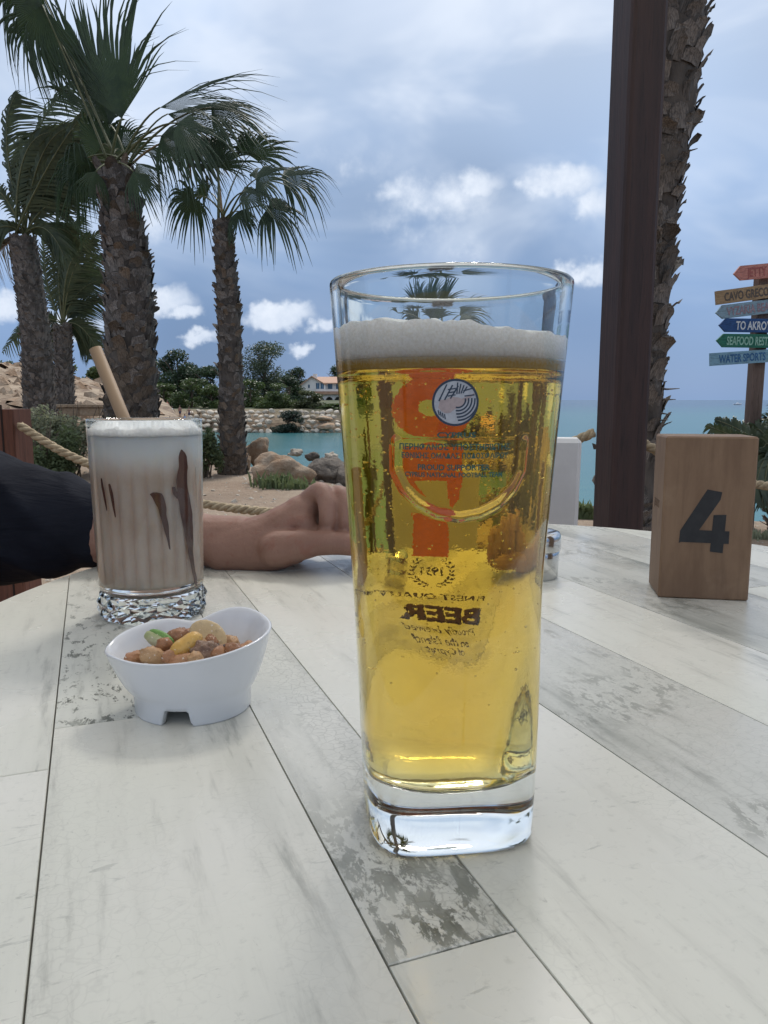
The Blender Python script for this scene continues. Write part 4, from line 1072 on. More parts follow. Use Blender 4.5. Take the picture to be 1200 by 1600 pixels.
def plankmat(name, pale, grey, amt, crack, flake, seed, dark=(.10, .105, .085), end=None, endlen=.10, fth=.47):
    t = NT(name)
    v = t.coord('Object', (1, 1, 1), (0, 0, 0), (seed, seed * .7, 0))
    vl = t.coord('Object', (1, .13, 1), (0, 0, 0), (seed, 0, 0))
    vw = t.coord('Object', (.25, 1, 1), (0, 0, 0), (0, seed, 0))
    n1 = t.noise(vl, 26, 6, .62); n2 = t.noise(v, 6, 5, .55); n3 = t.noise(vl, 130, 5, .65); n4 = t.noise(v, 220, 4, .6)
    c = t.mix(t.mr(n2, .3, .7), pale, (pale[0] * .93, pale[1] * .95, pale[2] * .93))
    c = t.mix(t.math('MULTIPLY', t.mr(n1, .45, .72), amt), c, grey)
    c = t.mix(t.math('MULTIPLY', t.mr(n3, .52, .70), t.math('MULTIPLY', t.mr(n1, .40, .65), .75 * amt)), c, dark)
    # saw-cut wisps across the board
    ws = t.noise(vw, 85, 5, .7); c = t.mix(t.math('MULTIPLY', t.mr(ws, .60, .74), t.math('MULTIPLY', t.mr(n2, .47, .62), .42)), c, grey)
    # hair cracks in the old paint
    wv = t.N('ShaderNodeVectorMath', operation='ADD'); ww = t.N('ShaderNodeTexNoise'); ww.inputs['Scale'].default_value = 60; ww.inputs['Detail'].default_value = 4
    t.l.new(v, ww.inputs['Vector']); sc2 = t.N('ShaderNodeVectorMath', operation='SCALE'); sc2.inputs['Scale'].default_value = .012
    t.l.new(ww.outputs['Color'], sc2.inputs[0]); t.l.new(v, wv.inputs[0]); t.l.new(sc2.outputs[0], wv.inputs[1])
    vo = t.voro(wv.outputs[0], 210, 'DISTANCE_TO_EDGE')
    cm = t.math('MULTIPLY', t.mr(vo.outputs['Distance'], .012, .075, 1, 0), t.math('MULTIPLY', t.mr(t.noise(vl, 9, 4, .6), .50, .60), crack))
    c = t.mix(cm, c, (.22, .22, .19))
    # paint flaked off down to the weathered wood
    fl1 = t.noise(t.coord('Object', (1, .45, 1), (0, 0, 0), (seed * 1.3, 2, 0)), 150, 6, .75, .3); fl2 = t.noise(v, 13, 3, .5)
    fm = t.math('MULTIPLY', t.mr(fl1, .505, .55), t.math('MULTIPLY', t.mr(fl2, .48, .58), flake))
    if end is not None:          # wear that starts at one end of the board and thins out along it
        so_x = t.N('ShaderNodeSeparateXYZ'); t.l.new(t.coord('Object'), so_x.inputs[0])
        yy = t.math('ADD', so_x.outputs[1], t.math('MULTIPLY', t.math('SUBTRACT', fl2, .5), .06))
        em_ = t.mr(yy, end, end + endlen, 1, .06)
        fm = t.math('MULTIPLY', t.mr(fl1, fth, fth + .05), t.math('MULTIPLY', em_, t.mr(fl2, .36, .5, .35, 1)))
    c = t.mix(fm, c, t.mix(t.mr(n3, .35, .65), (.07, .075, .06), (.20, .21, .175)))
    c = t.mix(t.mr(n4, .56, .74, 0, .45), c, grey)
    sp_ = t.noise(t.coord('Object', (1, .5, 1), (0, 0, .3), (seed, 4, 0)), 420, 3, .7); c = t.mix(t.math('MULTIPLY', t.mr(sp_, .63, .74), t.mr(n2, .45, .65, .03, .3)), c, dark)
    wi = t.noise(t.coord('Object', (.5, 1.6, 1), (0, 0, .5), (seed, 9, 0)), 130, 6, .72, .6); c = t.mix(t.math('MULTIPLY', t.mr(wi, .585, .66), t.mr(t.noise(v, 11, 3), .46, .62, .05, .5)), c, (.36, .37, .33))
    hgt = t.math('SUBTRACT', t.math('MULTIPLY', n4, .2), t.math('ADD', t.math('MULTIPLY', cm, .5), fm))
    nm = t.bump(hgt, .18, .0006)
    rg = t.math('ADD', t.mr(n2, .3, .7, .22, .34), t.math('MULTIPLY', fm, .15))
    return t.done(c, rg, nm, Specular_IOR_Level=.5)
pale, grey = (.745, .735, .67), (.52, .52, .465)
PL = {'pale': [plankmat('whitewashed_plank_%d' % k, pale, grey, .55, .10, .0, 3.1 * k + 1) for k in range(3)],
      'crackle': [plankmat('crackled_plank', (.71, .70, .645), (.42, .43, .395), .6, .40, .15, 17.0)],
      'grey': [plankmat('grey_weathered_plank', (.62, .615, .57), (.31, .32, .285), 1.0, .14, .5, 31.0)]}
style = {(2, 1): 'crackle', (3, 1): 'crackle', (3, 0): 'pale', (4, 1): 'pale', (5, 0): 'pale', (5, 1): 'grey', (6, 0): 'pale', (7, 1): 'grey', (8, 1): 'grey', (1, 1): 'pale'}
GAP = .0003; cnt = 0
for i in range(len(seams) - 1):
    bs = [-9] + butts.get(i, []) + [9]
    for j in range(len(bs) - 1):
        poly = clip(outline, pn_, seams[i] + GAP); poly = clip(poly, -pn_, -(seams[i + 1] - GAP)) if poly else poly
        poly = clip(poly, pd_, bs[j] + GAP) if poly else poly
        poly = clip(poly, -pd_, -(bs[j + 1] - GAP)) if poly else poly
        if len(poly) < 3: continue
        L2 = [np.array([p @ pn_, p @ pd_]) for p in poly]
        cen = np.mean(L2, 0); n = len(L2)
        def inset(d): return [cen + (p - cen) * (1 - d / max(.01, np.linalg.norm(p - cen))) for p in L2]
        tp = inset(.0004)
        vs = [(p[0] - cen[0], p[1] - cen[1], -.003) for p in L2] + [(p[0] - cen[0], p[1] - cen[1], -.0003) for p in L2] + [(p[0] - cen[0], p[1] - cen[1], 0) for p in tp]
        fs = [(k, (k + 1) % n, n + (k + 1) % n, n + k) for k in range(n)] + [(n + k, n + (k + 1) % n, 2 * n + (k + 1) % n, 2 * n + k) for k in range(n)] + [tuple(range(2 * n, 3 * n))]
        sty = style.get((i, j), 'pale'); mt = PL[sty][cnt % len(PL[sty])]; cnt += 1
        if (i, j) == (3, 1): mt = plankmat('worn_plank', (.70, .695, .64), (.40, .41, .375), .8, .30, 1.0, 41.5, end=bs[j] - cen[1], endlen=.11)
        if (i, j) == (2, 1): mt = plankmat('flaked_plank', (.71, .705, .65), (.42, .43, .395), .75, .25, 1.0, 23.0, end=bs[j] - cen[1] + .08, endlen=.30, fth=.545)
        m = MB(); m.add(vs, fs); me = m.mesh('plank', mt); fixnormals(me)
        # keep the grain coordinates different for each plank but put the object where it lies
        wpos = cen[0] * pn_ + cen[1] * pd_
        obj('plank', me, table, (wpos[0] - TC[0], wpos[1] - TC[1], TZ), (0, 0, -AZ))
EDGE = plain('table_core', (.30, .29, .27), (.36, .35, .33), 30, .6, .1)
m = MB(); n = len(outline)
lay = [(1.0, TZ - .003), (1.0, TZ - .022), (.985, TZ - .026)]
vs = [((p[0] - TC[0]) * s * .9995, (p[1] - TC[1]) * s * .9995, z) for s, z in lay for p in outline]
fs = [(k * n + i, (k + 1) * n + i, (k + 1) * n + (i + 1) % n, k * n + (i + 1) % n) for k in range(2) for i in range(n)] + [tuple(range(n)), tuple(range(3 * n - 1, 2 * n - 1, -1))]
m.add(vs, fs); m.build('core', EDGE, table)
IRON = plain('black_iron', (.03, .03, .032), (.05, .05, .05), 20, .5, .2)
m = MB(); m.lathe([(.24, .0), (.24, .012), (.10, .03), (.035, .06), (.03, .12), (.03, .66), (.05, .70), (.14, .715), (.14, .7235)], 40); m.build('pedestal', IRON, table, True)

# ------------------------------------------------------------------ glass materials
def glassmat(name, ior=1.5, color=(1, 1, 1), rough=0.0, bump=None, vol=None):
    t = NT(name); t.n.remove(t.b)
    g = t.N('ShaderNodeBsdfGlass', distribution='GGX'); g.inputs['Color'].default_value = (*color, 1); g.inputs['IOR'].default_value = ior; g.inputs['Roughness'].default_value = rough
    t.l.new(g.outputs[0], t.o.inputs['Surface'])
    if bump: 
        hh = bump(t); t.l.new(hh, g.inputs['Normal'])
    if vol:
        a = t.N('ShaderNodeVolumeAbsorption'); a.inputs['Color'].default_value = (*vol[0], 1); a.inputs['Density'].default_value = vol[1]
        t.l.new(a.outputs[0], t.o.inputs['Volume'])
    return t.m
GLASS = glassmat('clear_glass', 1.5, (.97, .985, .98))
# ------------------------------------------------------------------ beer glass
BX, BY = .0215, .2575
BH = .1845
def beer_n(z): return 2.0 + 2.2 * (1 - float(sstep(.0, .095, np.array(z))))       # square foot turning round above
BROT = R(7)
def beer_a(z):                                                                   # half width of the outer wall
    return .0277 + (.0393 - .0277) * max(0, z) / BH - .0009 * math.sin(math.pi * min(1, max(0, z) / BH))
def ring_r(th, a, n):
    c, s = abs(math.cos(th - BROT)), abs(math.sin(th - BROT)); return a * (c ** n + s ** n) ** (-1 / n)
# embossed shield line on the front, as (x across, z up) polyline
def px2(px, py): return ((px - 600) * .0001815 - BX + .0002, .147 - (py - 625) * .0001815)
SHIELD = [px2(*q) for q in [(618, 690), (618, 738), (632, 768), (655, 792), (685, 808), (720, 814), (755, 808), (785, 794), (810, 770), (826, 740), (829, 690)]]
BAR = [px2(618, 690), px2(829, 690)]
def dseg(P, poly):
    d = np.full(len(P), 1.0)
    for a, b in zip(poly[:-1], poly[1:]):
        a, b = np.array(a), np.array(b); e = b - a; t_ = np.clip(((P - a) @ e) / (e @ e), 0, 1)
        d = np.minimum(d, np.linalg.norm(P - a - t_[:, None] * e, axis=1))
    return d
beer = empty('beer_glass', (BX, BY, TZ), 'tall tapered printed glass of golden lager with a white head', 'beer glass')
NT_ = 360
ths = np.linspace(0, 2 * math.pi, NT_, endpoint=False)
def ring(a, n, z): return np.array([(ring_r(t_, a, n) * math.cos(t_), ring_r(t_, a, n) * math.sin(t_), z) for t_ in ths])
rings = []
DOME = .0011
# underside with a shallow hollow, then up the outside
for k, (f, z) in enumerate([(f_ / 100, DOME * (1 - (f_ / 80) ** 2)) for f_ in (0, 10, 20, 30, 40, 50, 60, 68, 75, 79)] + [(.82, .0001), (.86, .0), (.93, .0002), (.975, .0011)]):
    rings.append(ring(max(f * .0277, 1e-5), 2.4 if f < .8 else 4.2, z))
for z in np.concatenate([np.linspace(.0028, .020, 14), np.linspace(.022, .095, 40), np.linspace(.0965, .147, 60), np.linspace(.149, BH - .0012, 14)]):
    rg_ = ring(beer_a(z), beer_n(z), z)
    if .09 < z < .15:
        fr = rg_[:, 1] < 0
        P = np.stack([rg_[:, 0], rg_[:, 2]], 1)
        d = dseg(P, SHIELD); d2 = dseg(P, BAR)
        k = (.00075 * np.exp(-(d / .00085) ** 2) + .00018 * np.exp(-(d2 / .0005) ** 2)) * fr
        rr2 = np.hypot(rg_[:, 0], rg_[:, 1]); rg_[:, 0] *= 1 + k / rr2; rg_[:, 1] *= 1 + k / rr2
    rings.append(rg_)
wt = .0021
aw_ = beer_a(BH)
for f, z in [(aw_ - .0002, BH - .0005), (aw_ - .0007, BH), (aw_ - .0014, BH), (aw_ - .0019, BH - .0005)]: rings.append(ring(f, 2.0, z))
INNER = []
def inner_a(z): return beer_a(z) - (wt + .0012 * (1 - float(sstep(.02, .10, np.array(z)))))
for z in np.concatenate([np.linspace(BH - .0015, .03, 60), [.026, .0235]]):
    rings.append(ring(inner_a(z), 2.0 + (beer_n(z) - 2.0) * .16, z))
fl_ = [(.93, .0220), (.80, .0208), (.6, .0202), (.3, .0200), (0.0, .0200)]
for f, z in fl_: rings.append(ring(max(inner_a(.0235) * f, 1e-5), 2.3, z))
def rings_mesh(name, rings, mat):
    n = len(rings[0]); V_ = np.concatenate(rings)
    fs = [(i * n + j, i * n + (j + 1) % n, (i + 1) * n + (j + 1) % n, (i + 1) * n + j) for i in range(len(rings) - 1) for j in range(n)]
    fs += [tuple(range(n - 1, -1, -1)), tuple((len(rings) - 1) * n + j for j in range(n))]
    me = bpy.data.meshes.new(name); me.from_pydata(V_.tolist(), [], fs); me.update()
    me.polygons.foreach_set('use_smooth', [True] * len(me.polygons)); me.materials.append(mat)
    fixnormals(me); return me
obj('glass', rings_mesh('glass', rings, GLASS), beer)
# beer: slightly into the wall so that no air film is left
def waterbump(t):
    v = t.coord('Object'); n = t.noise(v, 260, 3, .6); n2 = t.noise(t.coord('Object', (1, 1, .4)), 70, 3, .5)
    return t.bump(t.math('ADD', t.math('MULTIPLY', n, .4), n2), .06, .002)
BEER = glassmat('lager', 1.335, (1, 1, 1), 0.0, waterbump, ((.99, .815, .02), 46.0))
OV = .0004; BTOP = .1560; FB = .1592
rings = [ring(max(inner_a(.0235) * f, 1e-5), 2.3, z - .0003) for f, z in reversed(fl_)]
for z in np.concatenate([[.0235, .026], np.linspace(.03, BTOP, 70)]): rings.append(ring(inner_a(z) + OV, 2.0 + (beer_n(z) - 2.0) * .16, z))
rings += [ring((inner_a(BTOP) + OV) * f, 2.0, BTOP) for f in (.9, .5, .0005)]
obj('beer', rings_mesh('beer', rings, BEER), beer)
# foam
t = NT('beer_foam'); v = t.coord('Object'); nf = t.noise(v, 900, 3, .6); vf = t.voro(v, 900)
c = t.mix(t.mr(nf, .35, .7), (.88, .875, .855), (.97, .965, .955)); c = t.mix(t.mr(t.voro(v, 1500).outputs['Distance'], .5, .75, 0, .45), c, (.80, .77, .70))
FOAM = t.done(c, .7, t.bump(vf.outputs['Distance'], .5, .0007), Subsurface_Weight=1.0, Subsurface_Scale=.012)
FOAM.node_tree.nodes['Principled BSDF'].inputs['Subsurface Radius'].default_value = (1, .95, .9)
# amber layer under the head, paler towards its top
t = NT('amber_beer'); v = t.coord('Object'); nf = t.noise(v, 1200, 2, .6); sz = t.N('ShaderNodeSeparateXYZ'); t.l.new(v, sz.inputs[0])
c = t.mix(t.mr(nf, .35, .7), (.92, .66, .22), (.96, .75, .32)); c = t.mix(t.mr(t.math('ADD', sz.outputs[2], t.math('MULTIPLY', nf, .002)), .1585, .1605), c, (.95, .90, .80))
t.done(c, .4, t.bump(nf, .2, .0005))
tr = t.N('ShaderNodeBsdfTranslucent'); t.l.new(c, tr.inputs[0]); mx = t.N('ShaderNodeMixShader'); mx.inputs[0].default_value = .75
t.l.new(t.b.outputs[0], mx.inputs[1]); t.l.new(tr.outputs[0], mx.inputs[2]); t.l.new(mx.outputs[0], t.o.inputs[0])
rings = [ring(max((inner_a(BTOP) + OV) * f, 1e-5), 2.0, BTOP + .0001) for f in (0, .5, .9)] + [ring(inner_a(z) + OV, 2.0, z) for z in np.linspace(BTOP + .0001, FB, 6)] + [ring((inner_a(FB) + OV) * f, 2.0, FB) for f in (.9, .5, .001)]
obj('amber_layer', rings_mesh('amber_layer', rings, t.m), beer)
BTOP = FB
rings = [ring(max((inner_a(BTOP) + OV) * f, 1e-5), 2.0, BTOP + .0002) for f in (0, .5, .9)]
def foam_top(th):
    x = math.cos(th)
    return .1684 - .0020 * x + .0005 * math.sin(3 * th + 1) + .0003 * math.sin(7 * th) + .00035 * math.sin(17 * th + 2) + .0002 * math.sin(41 * th)
zt_ = np.array([foam_top(t_) for t_ in ths])
for f in np.linspace(0.0, 1, 12):
    zz = (BTOP + .0002) * (1 - f) + zt_ * f
    rings.append(np.array([((inner_a(z) + OV) * math.cos(t_), (inner_a(z) + OV) * math.sin(t_), z) for t_, z in zip(ths, zz)]))
for f in (.97, .9, .8, .6, .4, .2, .001):
    rings.append(np.array([((inner_a(z)) * f * math.cos(t_), (inner_a(z)) * f * math.sin(t_), z * (f ** .5 if f > .3 else .6) + .1690 * (1 - (f ** .5 if f > .3 else .6)) + .0012 * (1 - f ** 4) + .0006 * mnoise.noise((f * 9 * math.cos(t_), f * 9 * math.sin(t_), 0))) for t_, z in zip(ths, zt_)]))
obj('foam', rings_mesh('foam', rings, FOAM), beer)
# bubbles rising in the beer
m = MB(); rb_ = random.Random(77)
bm = bmesh.new(); bmesh.ops.create_icosphere(bm, subdivisions=1, radius=1); BV = [tuple(v.co) for v in bm.verts]; BF = [tuple(v.index for v in f.verts) for f in bm.faces]; bm.free()
for _ in range(700):
    z = .04 + (BTOP - .043) * rb_.random() ** .45; th = rb_.uniform(0, 6.28)
    rr2 = (inner_a(z) - .0012) * (rb_.random() ** .3); s = rb_.choice([.00018, .00022, .0003, .0004])
    m.add([(rr2 * math.cos(th) + a * s, rr2 * math.sin(th) + b * s, z + c_ * s) for a, b, c_ in BV], BF)
BUB = glassmat('gas_bubble', 1 / 1.335)
o = m.build('bubbles', BUB, beer, True); o['kind'] = 'stuff'
# prints: meshes laid on the outer wall
def wrap_front(me, x0, z0, off=.00012, back=False):
    for v in me.vertices:
        x, z = x0 + v.co.x, z0 + v.co.y
        a = beer_a(z) + off; ph = x / a
        if back: v.co = (-a * math.sin(ph), a * math.cos(ph), z)
        else: v.co = (a * math.sin(ph), -a * math.cos(ph), z)
    return me
def print_mat(name, c, rough=.5, trans=0.0):
    t = NT(name); v = t.coord('Object'); n = t.noise(v, 900, 3, .6)
    cc = t.mix(t.mr(n, .3, .7), c, (c[0] * .85, c[1] * .85, c[2] * .85))
    t.done(cc, rough)
    if trans:
        tr = t.N('ShaderNodeBsdfTranslucent'); t.l.new(cc, tr.inputs[0]); mx = t.N('ShaderNodeMixShader'); mx.inputs[0].default_value = trans
        t.l.new(t.b.outputs[0], mx.inputs[1]); t.l.new(tr.outputs[0], mx.inputs[2]); t.l.new(mx.outputs[0], t.o.inputs[0])
    return t.m
TEAL = print_mat('teal_print', (.035, .12, .11)); SILV = print_mat('silver_print', (.52, .55, .60)); NAVY = print_mat('dark_blue_print', (.035, .06, .10)); PINK = print_mat('rose_print', (.48, .40, .40))
ORANGE = print_mat('orange_print', (.72, .17, .012), .5, .72); DKP = print_mat('black_print', (.02, .018, .012)); GOLD = print_mat('gold_print', (.55, .36, .07), .5, .4)
PXM = .0001815
def subdiv(me, cuts=1, longest=.0012):
    bm = bmesh.new(); bm.from_mesh(me); bmesh.ops.triangulate(bm, faces=bm.faces[:])
    for _ in range(5):
        es = [e for e in bm.edges if e.calc_length() > longest]
        if not es: break
        bmesh.ops.subdivide_edges(bm, edges=es, cuts=1); bmesh.ops.triangulate(bm, faces=bm.faces[:])
    bm.to_mesh(me); bm.free(); return me
def ftext(body, px, py, wpx, hpx, mat, name='printed_text'):
    me = text_mesh(body, 1.0, mat, name, ext=0.0, align='CENTER', offset=.03)
    xs = [v.co.x for v in me.vertices]; ys = [v.co.y for v in me.vertices]; w = max(xs) - min(xs); h = max(ys) - min(ys)
    cx, cyy = (max(xs) + min(xs)) / 2, (max(ys) + min(ys)) / 2
    for v in me.vertices: v.co.x = (v.co.x - cx) * wpx * PXM / w; v.co.y = (v.co.y - cyy) * hpx * PXM / h; v.co.z = 0
    subdiv(me, longest=.004)
    x0, z0 = px2(px, py); wrap_front(me, x0, z0); return obj(name, me, beer)
ftext('ΠΕΡΗΦΑΝΟΣ ΥΠΟΣΤΗΡΙΚΤΗΣ', 713, 699, 186, 11, TEAL)
ftext('ΕΘΝΙΚΗΣ ΟΜΑΔΑΣ ΠΟΔΟΣΦΑΙΡΟΥ', 713, 713, 178, 10, TEAL)
ftext('PROUD SUPPORTER', 711, 732, 118, 10, TEAL)
ftext('CYPRUS NATIONAL FOOTBALL TEAM', 711, 744, 162, 8, TEAL)
ftext('CYPRUS', 714, 680, 62, 9, TEAL)
def flat(name, polys, mat, px, py, off=.00012, back=False, s=PXM, ex=True):
    m = MB()
    for poly in polys:
        m.add([(x * s, y * s, 0) for x, y in poly], [tuple(range(len(poly)))])
    me = m.mesh(name, mat); subdiv(me)
    x0, z0 = px2(px, py) if ex else (px, py)
    wrap_front(me, x0, z0, off, back); return obj(name, me, beer)
def circ(r, n=40, cx=0, cy_=0): return [(cx + r * math.cos(2 * math.pi * k / n), cy_ + r * math.sin(2 * math.pi * k / n)) for k in range(n)]
em = flat('emblem', [circ(37)], SILV, 711, 629, .00010)
def annul(r0, r1, n=48, a0=0, a1=360, cx=0, cy_=0):
    q = []
    for k in range(n):
        a, b = R(a0 + (a1 - a0) * k / n), R(a0 + (a1 - a0) * (k + 1) / n)
        q.append([(cx + r0 * math.cos(a), cy_ + r0 * math.sin(a)), (cx + r1 * math.cos(a), cy_ + r1 * math.sin(a)), (cx + r1 * math.cos(b), cy_ + r1 * math.sin(b)), (cx + r0 * math.cos(b), cy_ + r0 * math.sin(b))])
    return q
pol = annul(33.5, 37, 48)
for k in range(6):                                   # waves below the island
    pol += annul(10.5 + k * 5, 13 + k * 5, 20, -105 + k * 4, 12 - k * 2, 4, 4) if 13 + k * 5 < 36 else []
def bar(x0, y0, x1, y1, w): 
    d = unit((x1 - x0, y1 - y0)); n_ = (-d[1] * w / 2, d[0] * w / 2); return [(x0 + n_[0], y0 + n_[1]), (x0 - n_[0], y0 - n_[1]), (x1 - n_[0], y1 - n_[1]), (x1 + n_[0], y1 + n_[1])]
for k in range(3): pol.append(bar(-26 + k * 9, 2 + k * 2, -14 + k * 9, 28 - k * 1, 2.2))
for k in range(4): pol.append(bar(2 + k * 3.2, 13 + k * .5, 3 + k * 5, 31 - k * 2, 2))
for k in range(3): pol.append(bar(-12, 10 + k * 5, 0, 12 + k * 5, 1.8))
for k in range(4): pol.append(bar(-27 + k * 3.4, -12 - k * 2, -25 + k * 3.2, -20 - k * 2, 1.8))
pol.append(bar(12, 18, 26, 22, 2)); pol.append(bar(14, 10, 30, 12, 2))
flat('emblem_lines', pol, NAVY, 711, 629, .00016).parent = em
flat('emblem_island', [[(-27, -8), (-24, 4), (-14, 5), (-8, 9), (4, 8), (10, 6), (20, 10), (32, 16), (24, 8), (17, 2), (14, -4), (6, -8), (0, -10), (-8, -16), (-16, -17), (-22, -13)]], PINK, 711, 629, .00014).parent = em
# prints on the far side, read through the beer
SB = .000232
def btext(body, x, z, w, h, mat, shear=0.0, bold=0.0, name='printed_text'):
    me = text_mesh(body, 1.0, mat, name, ext=0.0, align='CENTER', shear=shear, offset=bold)
    xs = [v.co.x for v in me.vertices]; ys = [v.co.y for v in me.vertices]; ww = max(xs) - min(xs); hh = max(ys) - min(ys)
    cx, cyy = (max(xs) + min(xs)) / 2, (max(ys) + min(ys)) / 2
    for v in me.vertices: v.co.x = (v.co.x - cx) * w / ww; v.co.y = (v.co.y - cyy) * h / hh; v.co.z = 0
    subdiv(me, longest=.003)
    wrap_front(me, x, z, .00012, True); return obj(name, me, beer)
# x is across the far wall as seen from behind the glass (so + is to our left)
ring_poly = []
for k in range(40):
    a, b = 2 * math.pi * k / 40, 2 * math.pi * (k + 1) / 40
    ring_poly.append([(3.0 * math.cos(a), 2.9 * math.sin(a)), (8.6 * math.cos(a), 11.5 * math.sin(a)), (8.6 * math.cos(b), 11.5 * math.sin(b)), (3.0 * math.cos(b), 2.9 * math.sin(b))])
def backflat(name, polys, mat, x, z, off=.00012):
    m = MB()
    for poly in polys: m.add([(p[0] * .001, p[1] * .001, 0) for p in poly], [tuple(range(len(poly)))])
    me = m.mesh(name, mat); subdiv(me); wrap_front(me, x, z, off, True); return obj(name, me, beer)
backflat('printed_letter', ring_poly, ORANGE, .0005, .1455)
backflat('printed_letter', [[(-6.5, 12), (7.5, 12), (7.5, -1), (-6.5, -1)], [(-6.5, -1), (-3, -1), (-4, -12), (-5.5, -8)], [(7.5, -1), (4, -1), (1, -7), (5, -5)]], ORANGE, .0005, .1205)
backflat('printed_letter', [[(-4, 8), (4, 8), (4, -8), (-4, -8)]], ORANGE, .0008, .100)
btext('1951', .0005, .0865, .0048, .0032, DKP, 0, .02)
lau = []
for sg in (-1, 1):
    for k in range(9):
        a = R(-80 + k * 15); x, y = sg * 4.3 * math.cos(a), 5.6 * math.sin(a)
        for w in (-.55, .55):
            dx, dy = math.cos(a + sg * 0 + 1.57 + w) * sg, math.sin(a + 1.57 + w)
            lau.append([(x, y), (x + dx * .9 - dy * .28, y + dy * .9 + dx * .28), (x + dx * 1.7, y + dy * 1.7), (x + dx * .9 + dy * .28, y + dy * .9 - dx * .28)])
backflat('laurel_wreath', lau, DKP, .0005, .0865)
btext('FINEST QUALITY', .0012, .0765, .0245, .0024, DKP, 0, .01)
btext('BEER', -.0010, .0700, .0185, .0062, DKP, 0, .045)
btext('BEER', -.0010, .0703, .0178, .0055, GOLD, 0, .02).location = (0, -.00006, 0)
btext('Proudly brewed', -.0006, .0638, .0170, .0034, DKP, .35)
btext('on the Island', -.0006, .0600, .0140, .0030, DKP, .35)
btext('of Cyprus', -.0010, .0562, .0100, .0034, DKP, .35)

# ------------------------------------------------------------------ milkshake
SX, SY = -.1615, .5225
shake = empty('milkshake_glass', (SX, SY, TZ), 'fluted tumbler of pale milkshake streaked with chocolate on a faceted foot', 'milkshake glass')
SH = .1345
def s_r(z): return .0345 + (.0378 - .0345) * z / SH
NF = 24; N3 = 240
th3 = np.linspace(0, 2 * math.pi, N3, endpoint=False)
def sring(r, z, fl=0.0, ph=0.0): return np.array([((r + fl * abs(math.sin(NF * .5 * t_ + ph)) ) * math.cos(t_), (r + fl * abs(math.sin(NF * .5 * t_ + ph))) * math.sin(t_), z) for t_ in th3])
rings = [sring(.0005, .0185), sring(s_r(0) * .6, .0185), sring(s_r(.02) * .92, .0185), sring(s_r(.02), .0205)]
for z in np.linspace(.023, SH - .0008, 26): rings.append(sring(s_r(z), z))
rings += [sring(s_r(SH) - .0004, SH), sring(s_r(SH) - .0011, SH), sring(s_r(SH) - .0016, SH - .0008)]
def s_in(z): return s_r(z) - .0032
for z in np.linspace(SH - .006, .026, 26):
    k = 1 - float(sstep(.085, .115, np.array(z))); rings.append(sring(s_r(z) - .0018 - .0022 * k, z, .0019 * k))
rings += [sring(s_r(.02) * .82, .0232), sring(s_r(.02) * .5, .0228), sring(.0005, .0228)]
def closed_rings(name, rings, mat, smooth=True):
    n = len(rings[0]); V_ = np.concatenate(rings)
    fs = [(i * n + j, i * n + (j + 1) % n, (i + 1) * n + (j + 1) % n, (i + 1) * n + j) for i in range(len(rings) - 1) for j in range(n)]
    fs += [tuple(range(n - 1, -1, -1)), tuple((len(rings) - 1) * n + j for j in range(n))]
    me = bpy.data.meshes.new(name); me.from_pydata(V_.tolist(), [], fs); me.update()
    me.polygons.foreach_set('use_smooth', [smooth] * len(me.polygons)); me.materials.append(mat); fixnormals(me); return me
obj('glass', closed_rings('glass', rings, GLASS), shake)
# cut foot: a ring of little pyramids
NFo = 13; m = MB(); vs = []; fs = []
lev = [(.0335, .0), (.0352, .0012), (.0362, .0055), (.0362, .0125), (.0352, .0165), (.0338, .0180)]
n2 = NFo * 2
for li, (r_, z) in enumerate(lev):
    for j in range(n2):
        a = math.pi * j / NFo * 1.0
        rr2 = r_
        if li in (2, 3): rr2 += (.0010 if (j + li) % 2 == 0 else -.0006)
        zz = z + (.0022 if (li == 2 and j % 2) else 0) - (.0022 if (li == 3 and not j % 2) else 0)
        vs.append((rr2 * math.cos(a), rr2 * math.sin(a), zz))
for li in range(len(lev) - 1):
    for j in range(n2):
        a, b, c_, d = li * n2 + j, li * n2 + (j + 1) % n2, (li + 1) * n2 + (j + 1) % n2, (li + 1) * n2 + j
        if (li + j) % 2: fs += [(a, b, c_), (a, c_, d)]
        else: fs += [(a, b, d), (b, c_, d)]
cb_ = len(vs); vs += [(0, 0, .003), (0, 0, .0180)]
fs += [(cb_, (j + 1) % n2, j) for j in range(n2)] + [(cb_ + 1, (len(lev) - 1) * n2 + j, (len(lev) - 1) * n2 + (j + 1) % n2) for j in range(n2)]
m.add(vs, fs); me = m.mesh('foot', glassmat('cut_glass', 1.52, (.93, .95, .96))); fixnormals(me); obj('foot', me, shake)
# the drink: opaque, its surface ribbed by the flutes
t = NT('milkshake'); v = t.coord('Object'); n = t.noise(v, 40, 5, .6); n2_ = t.noise(v, 700, 3, .6)
sz = t.N('ShaderNodeSeparateXYZ'); t.l.new(v, sz.inputs[0])
c = t.mix(t.mr(n, .3, .7), (.66, .525, .435), (.74, .61, .52)); c = t.mix(t.mr(n2_, .6, .75, 0, .3), c, (.85, .79, .73))
c = t.mix(t.mr(t.math('ADD', sz.outputs[2], t.math('MULTIPLY', n, .012)), .100, .122), c, (.93, .91, .89))       # froth settles into the drink
SHK = t.done(c, .45, t.bump(n2_, .15, .0006), Subsurface_Weight=1.0, Subsurface_Scale=.02)
SHK.node_tree.nodes['Principled BSDF'].inputs['Subsurface Radius'].default_value = (1.0, .85, .7)
DT = .1240
rings = [sring(.0005, .0226), sring(s_r(.02) * .5, .0226), sring(s_r(.02) * .825, .0230)]
for z in np.linspace(.0258, DT, 24):
    k = 1 - float(sstep(.085, .115, np.array(z))); rings.append(sring(s_r(z) - .0017 - .0022 * k, z, .0019 * k))
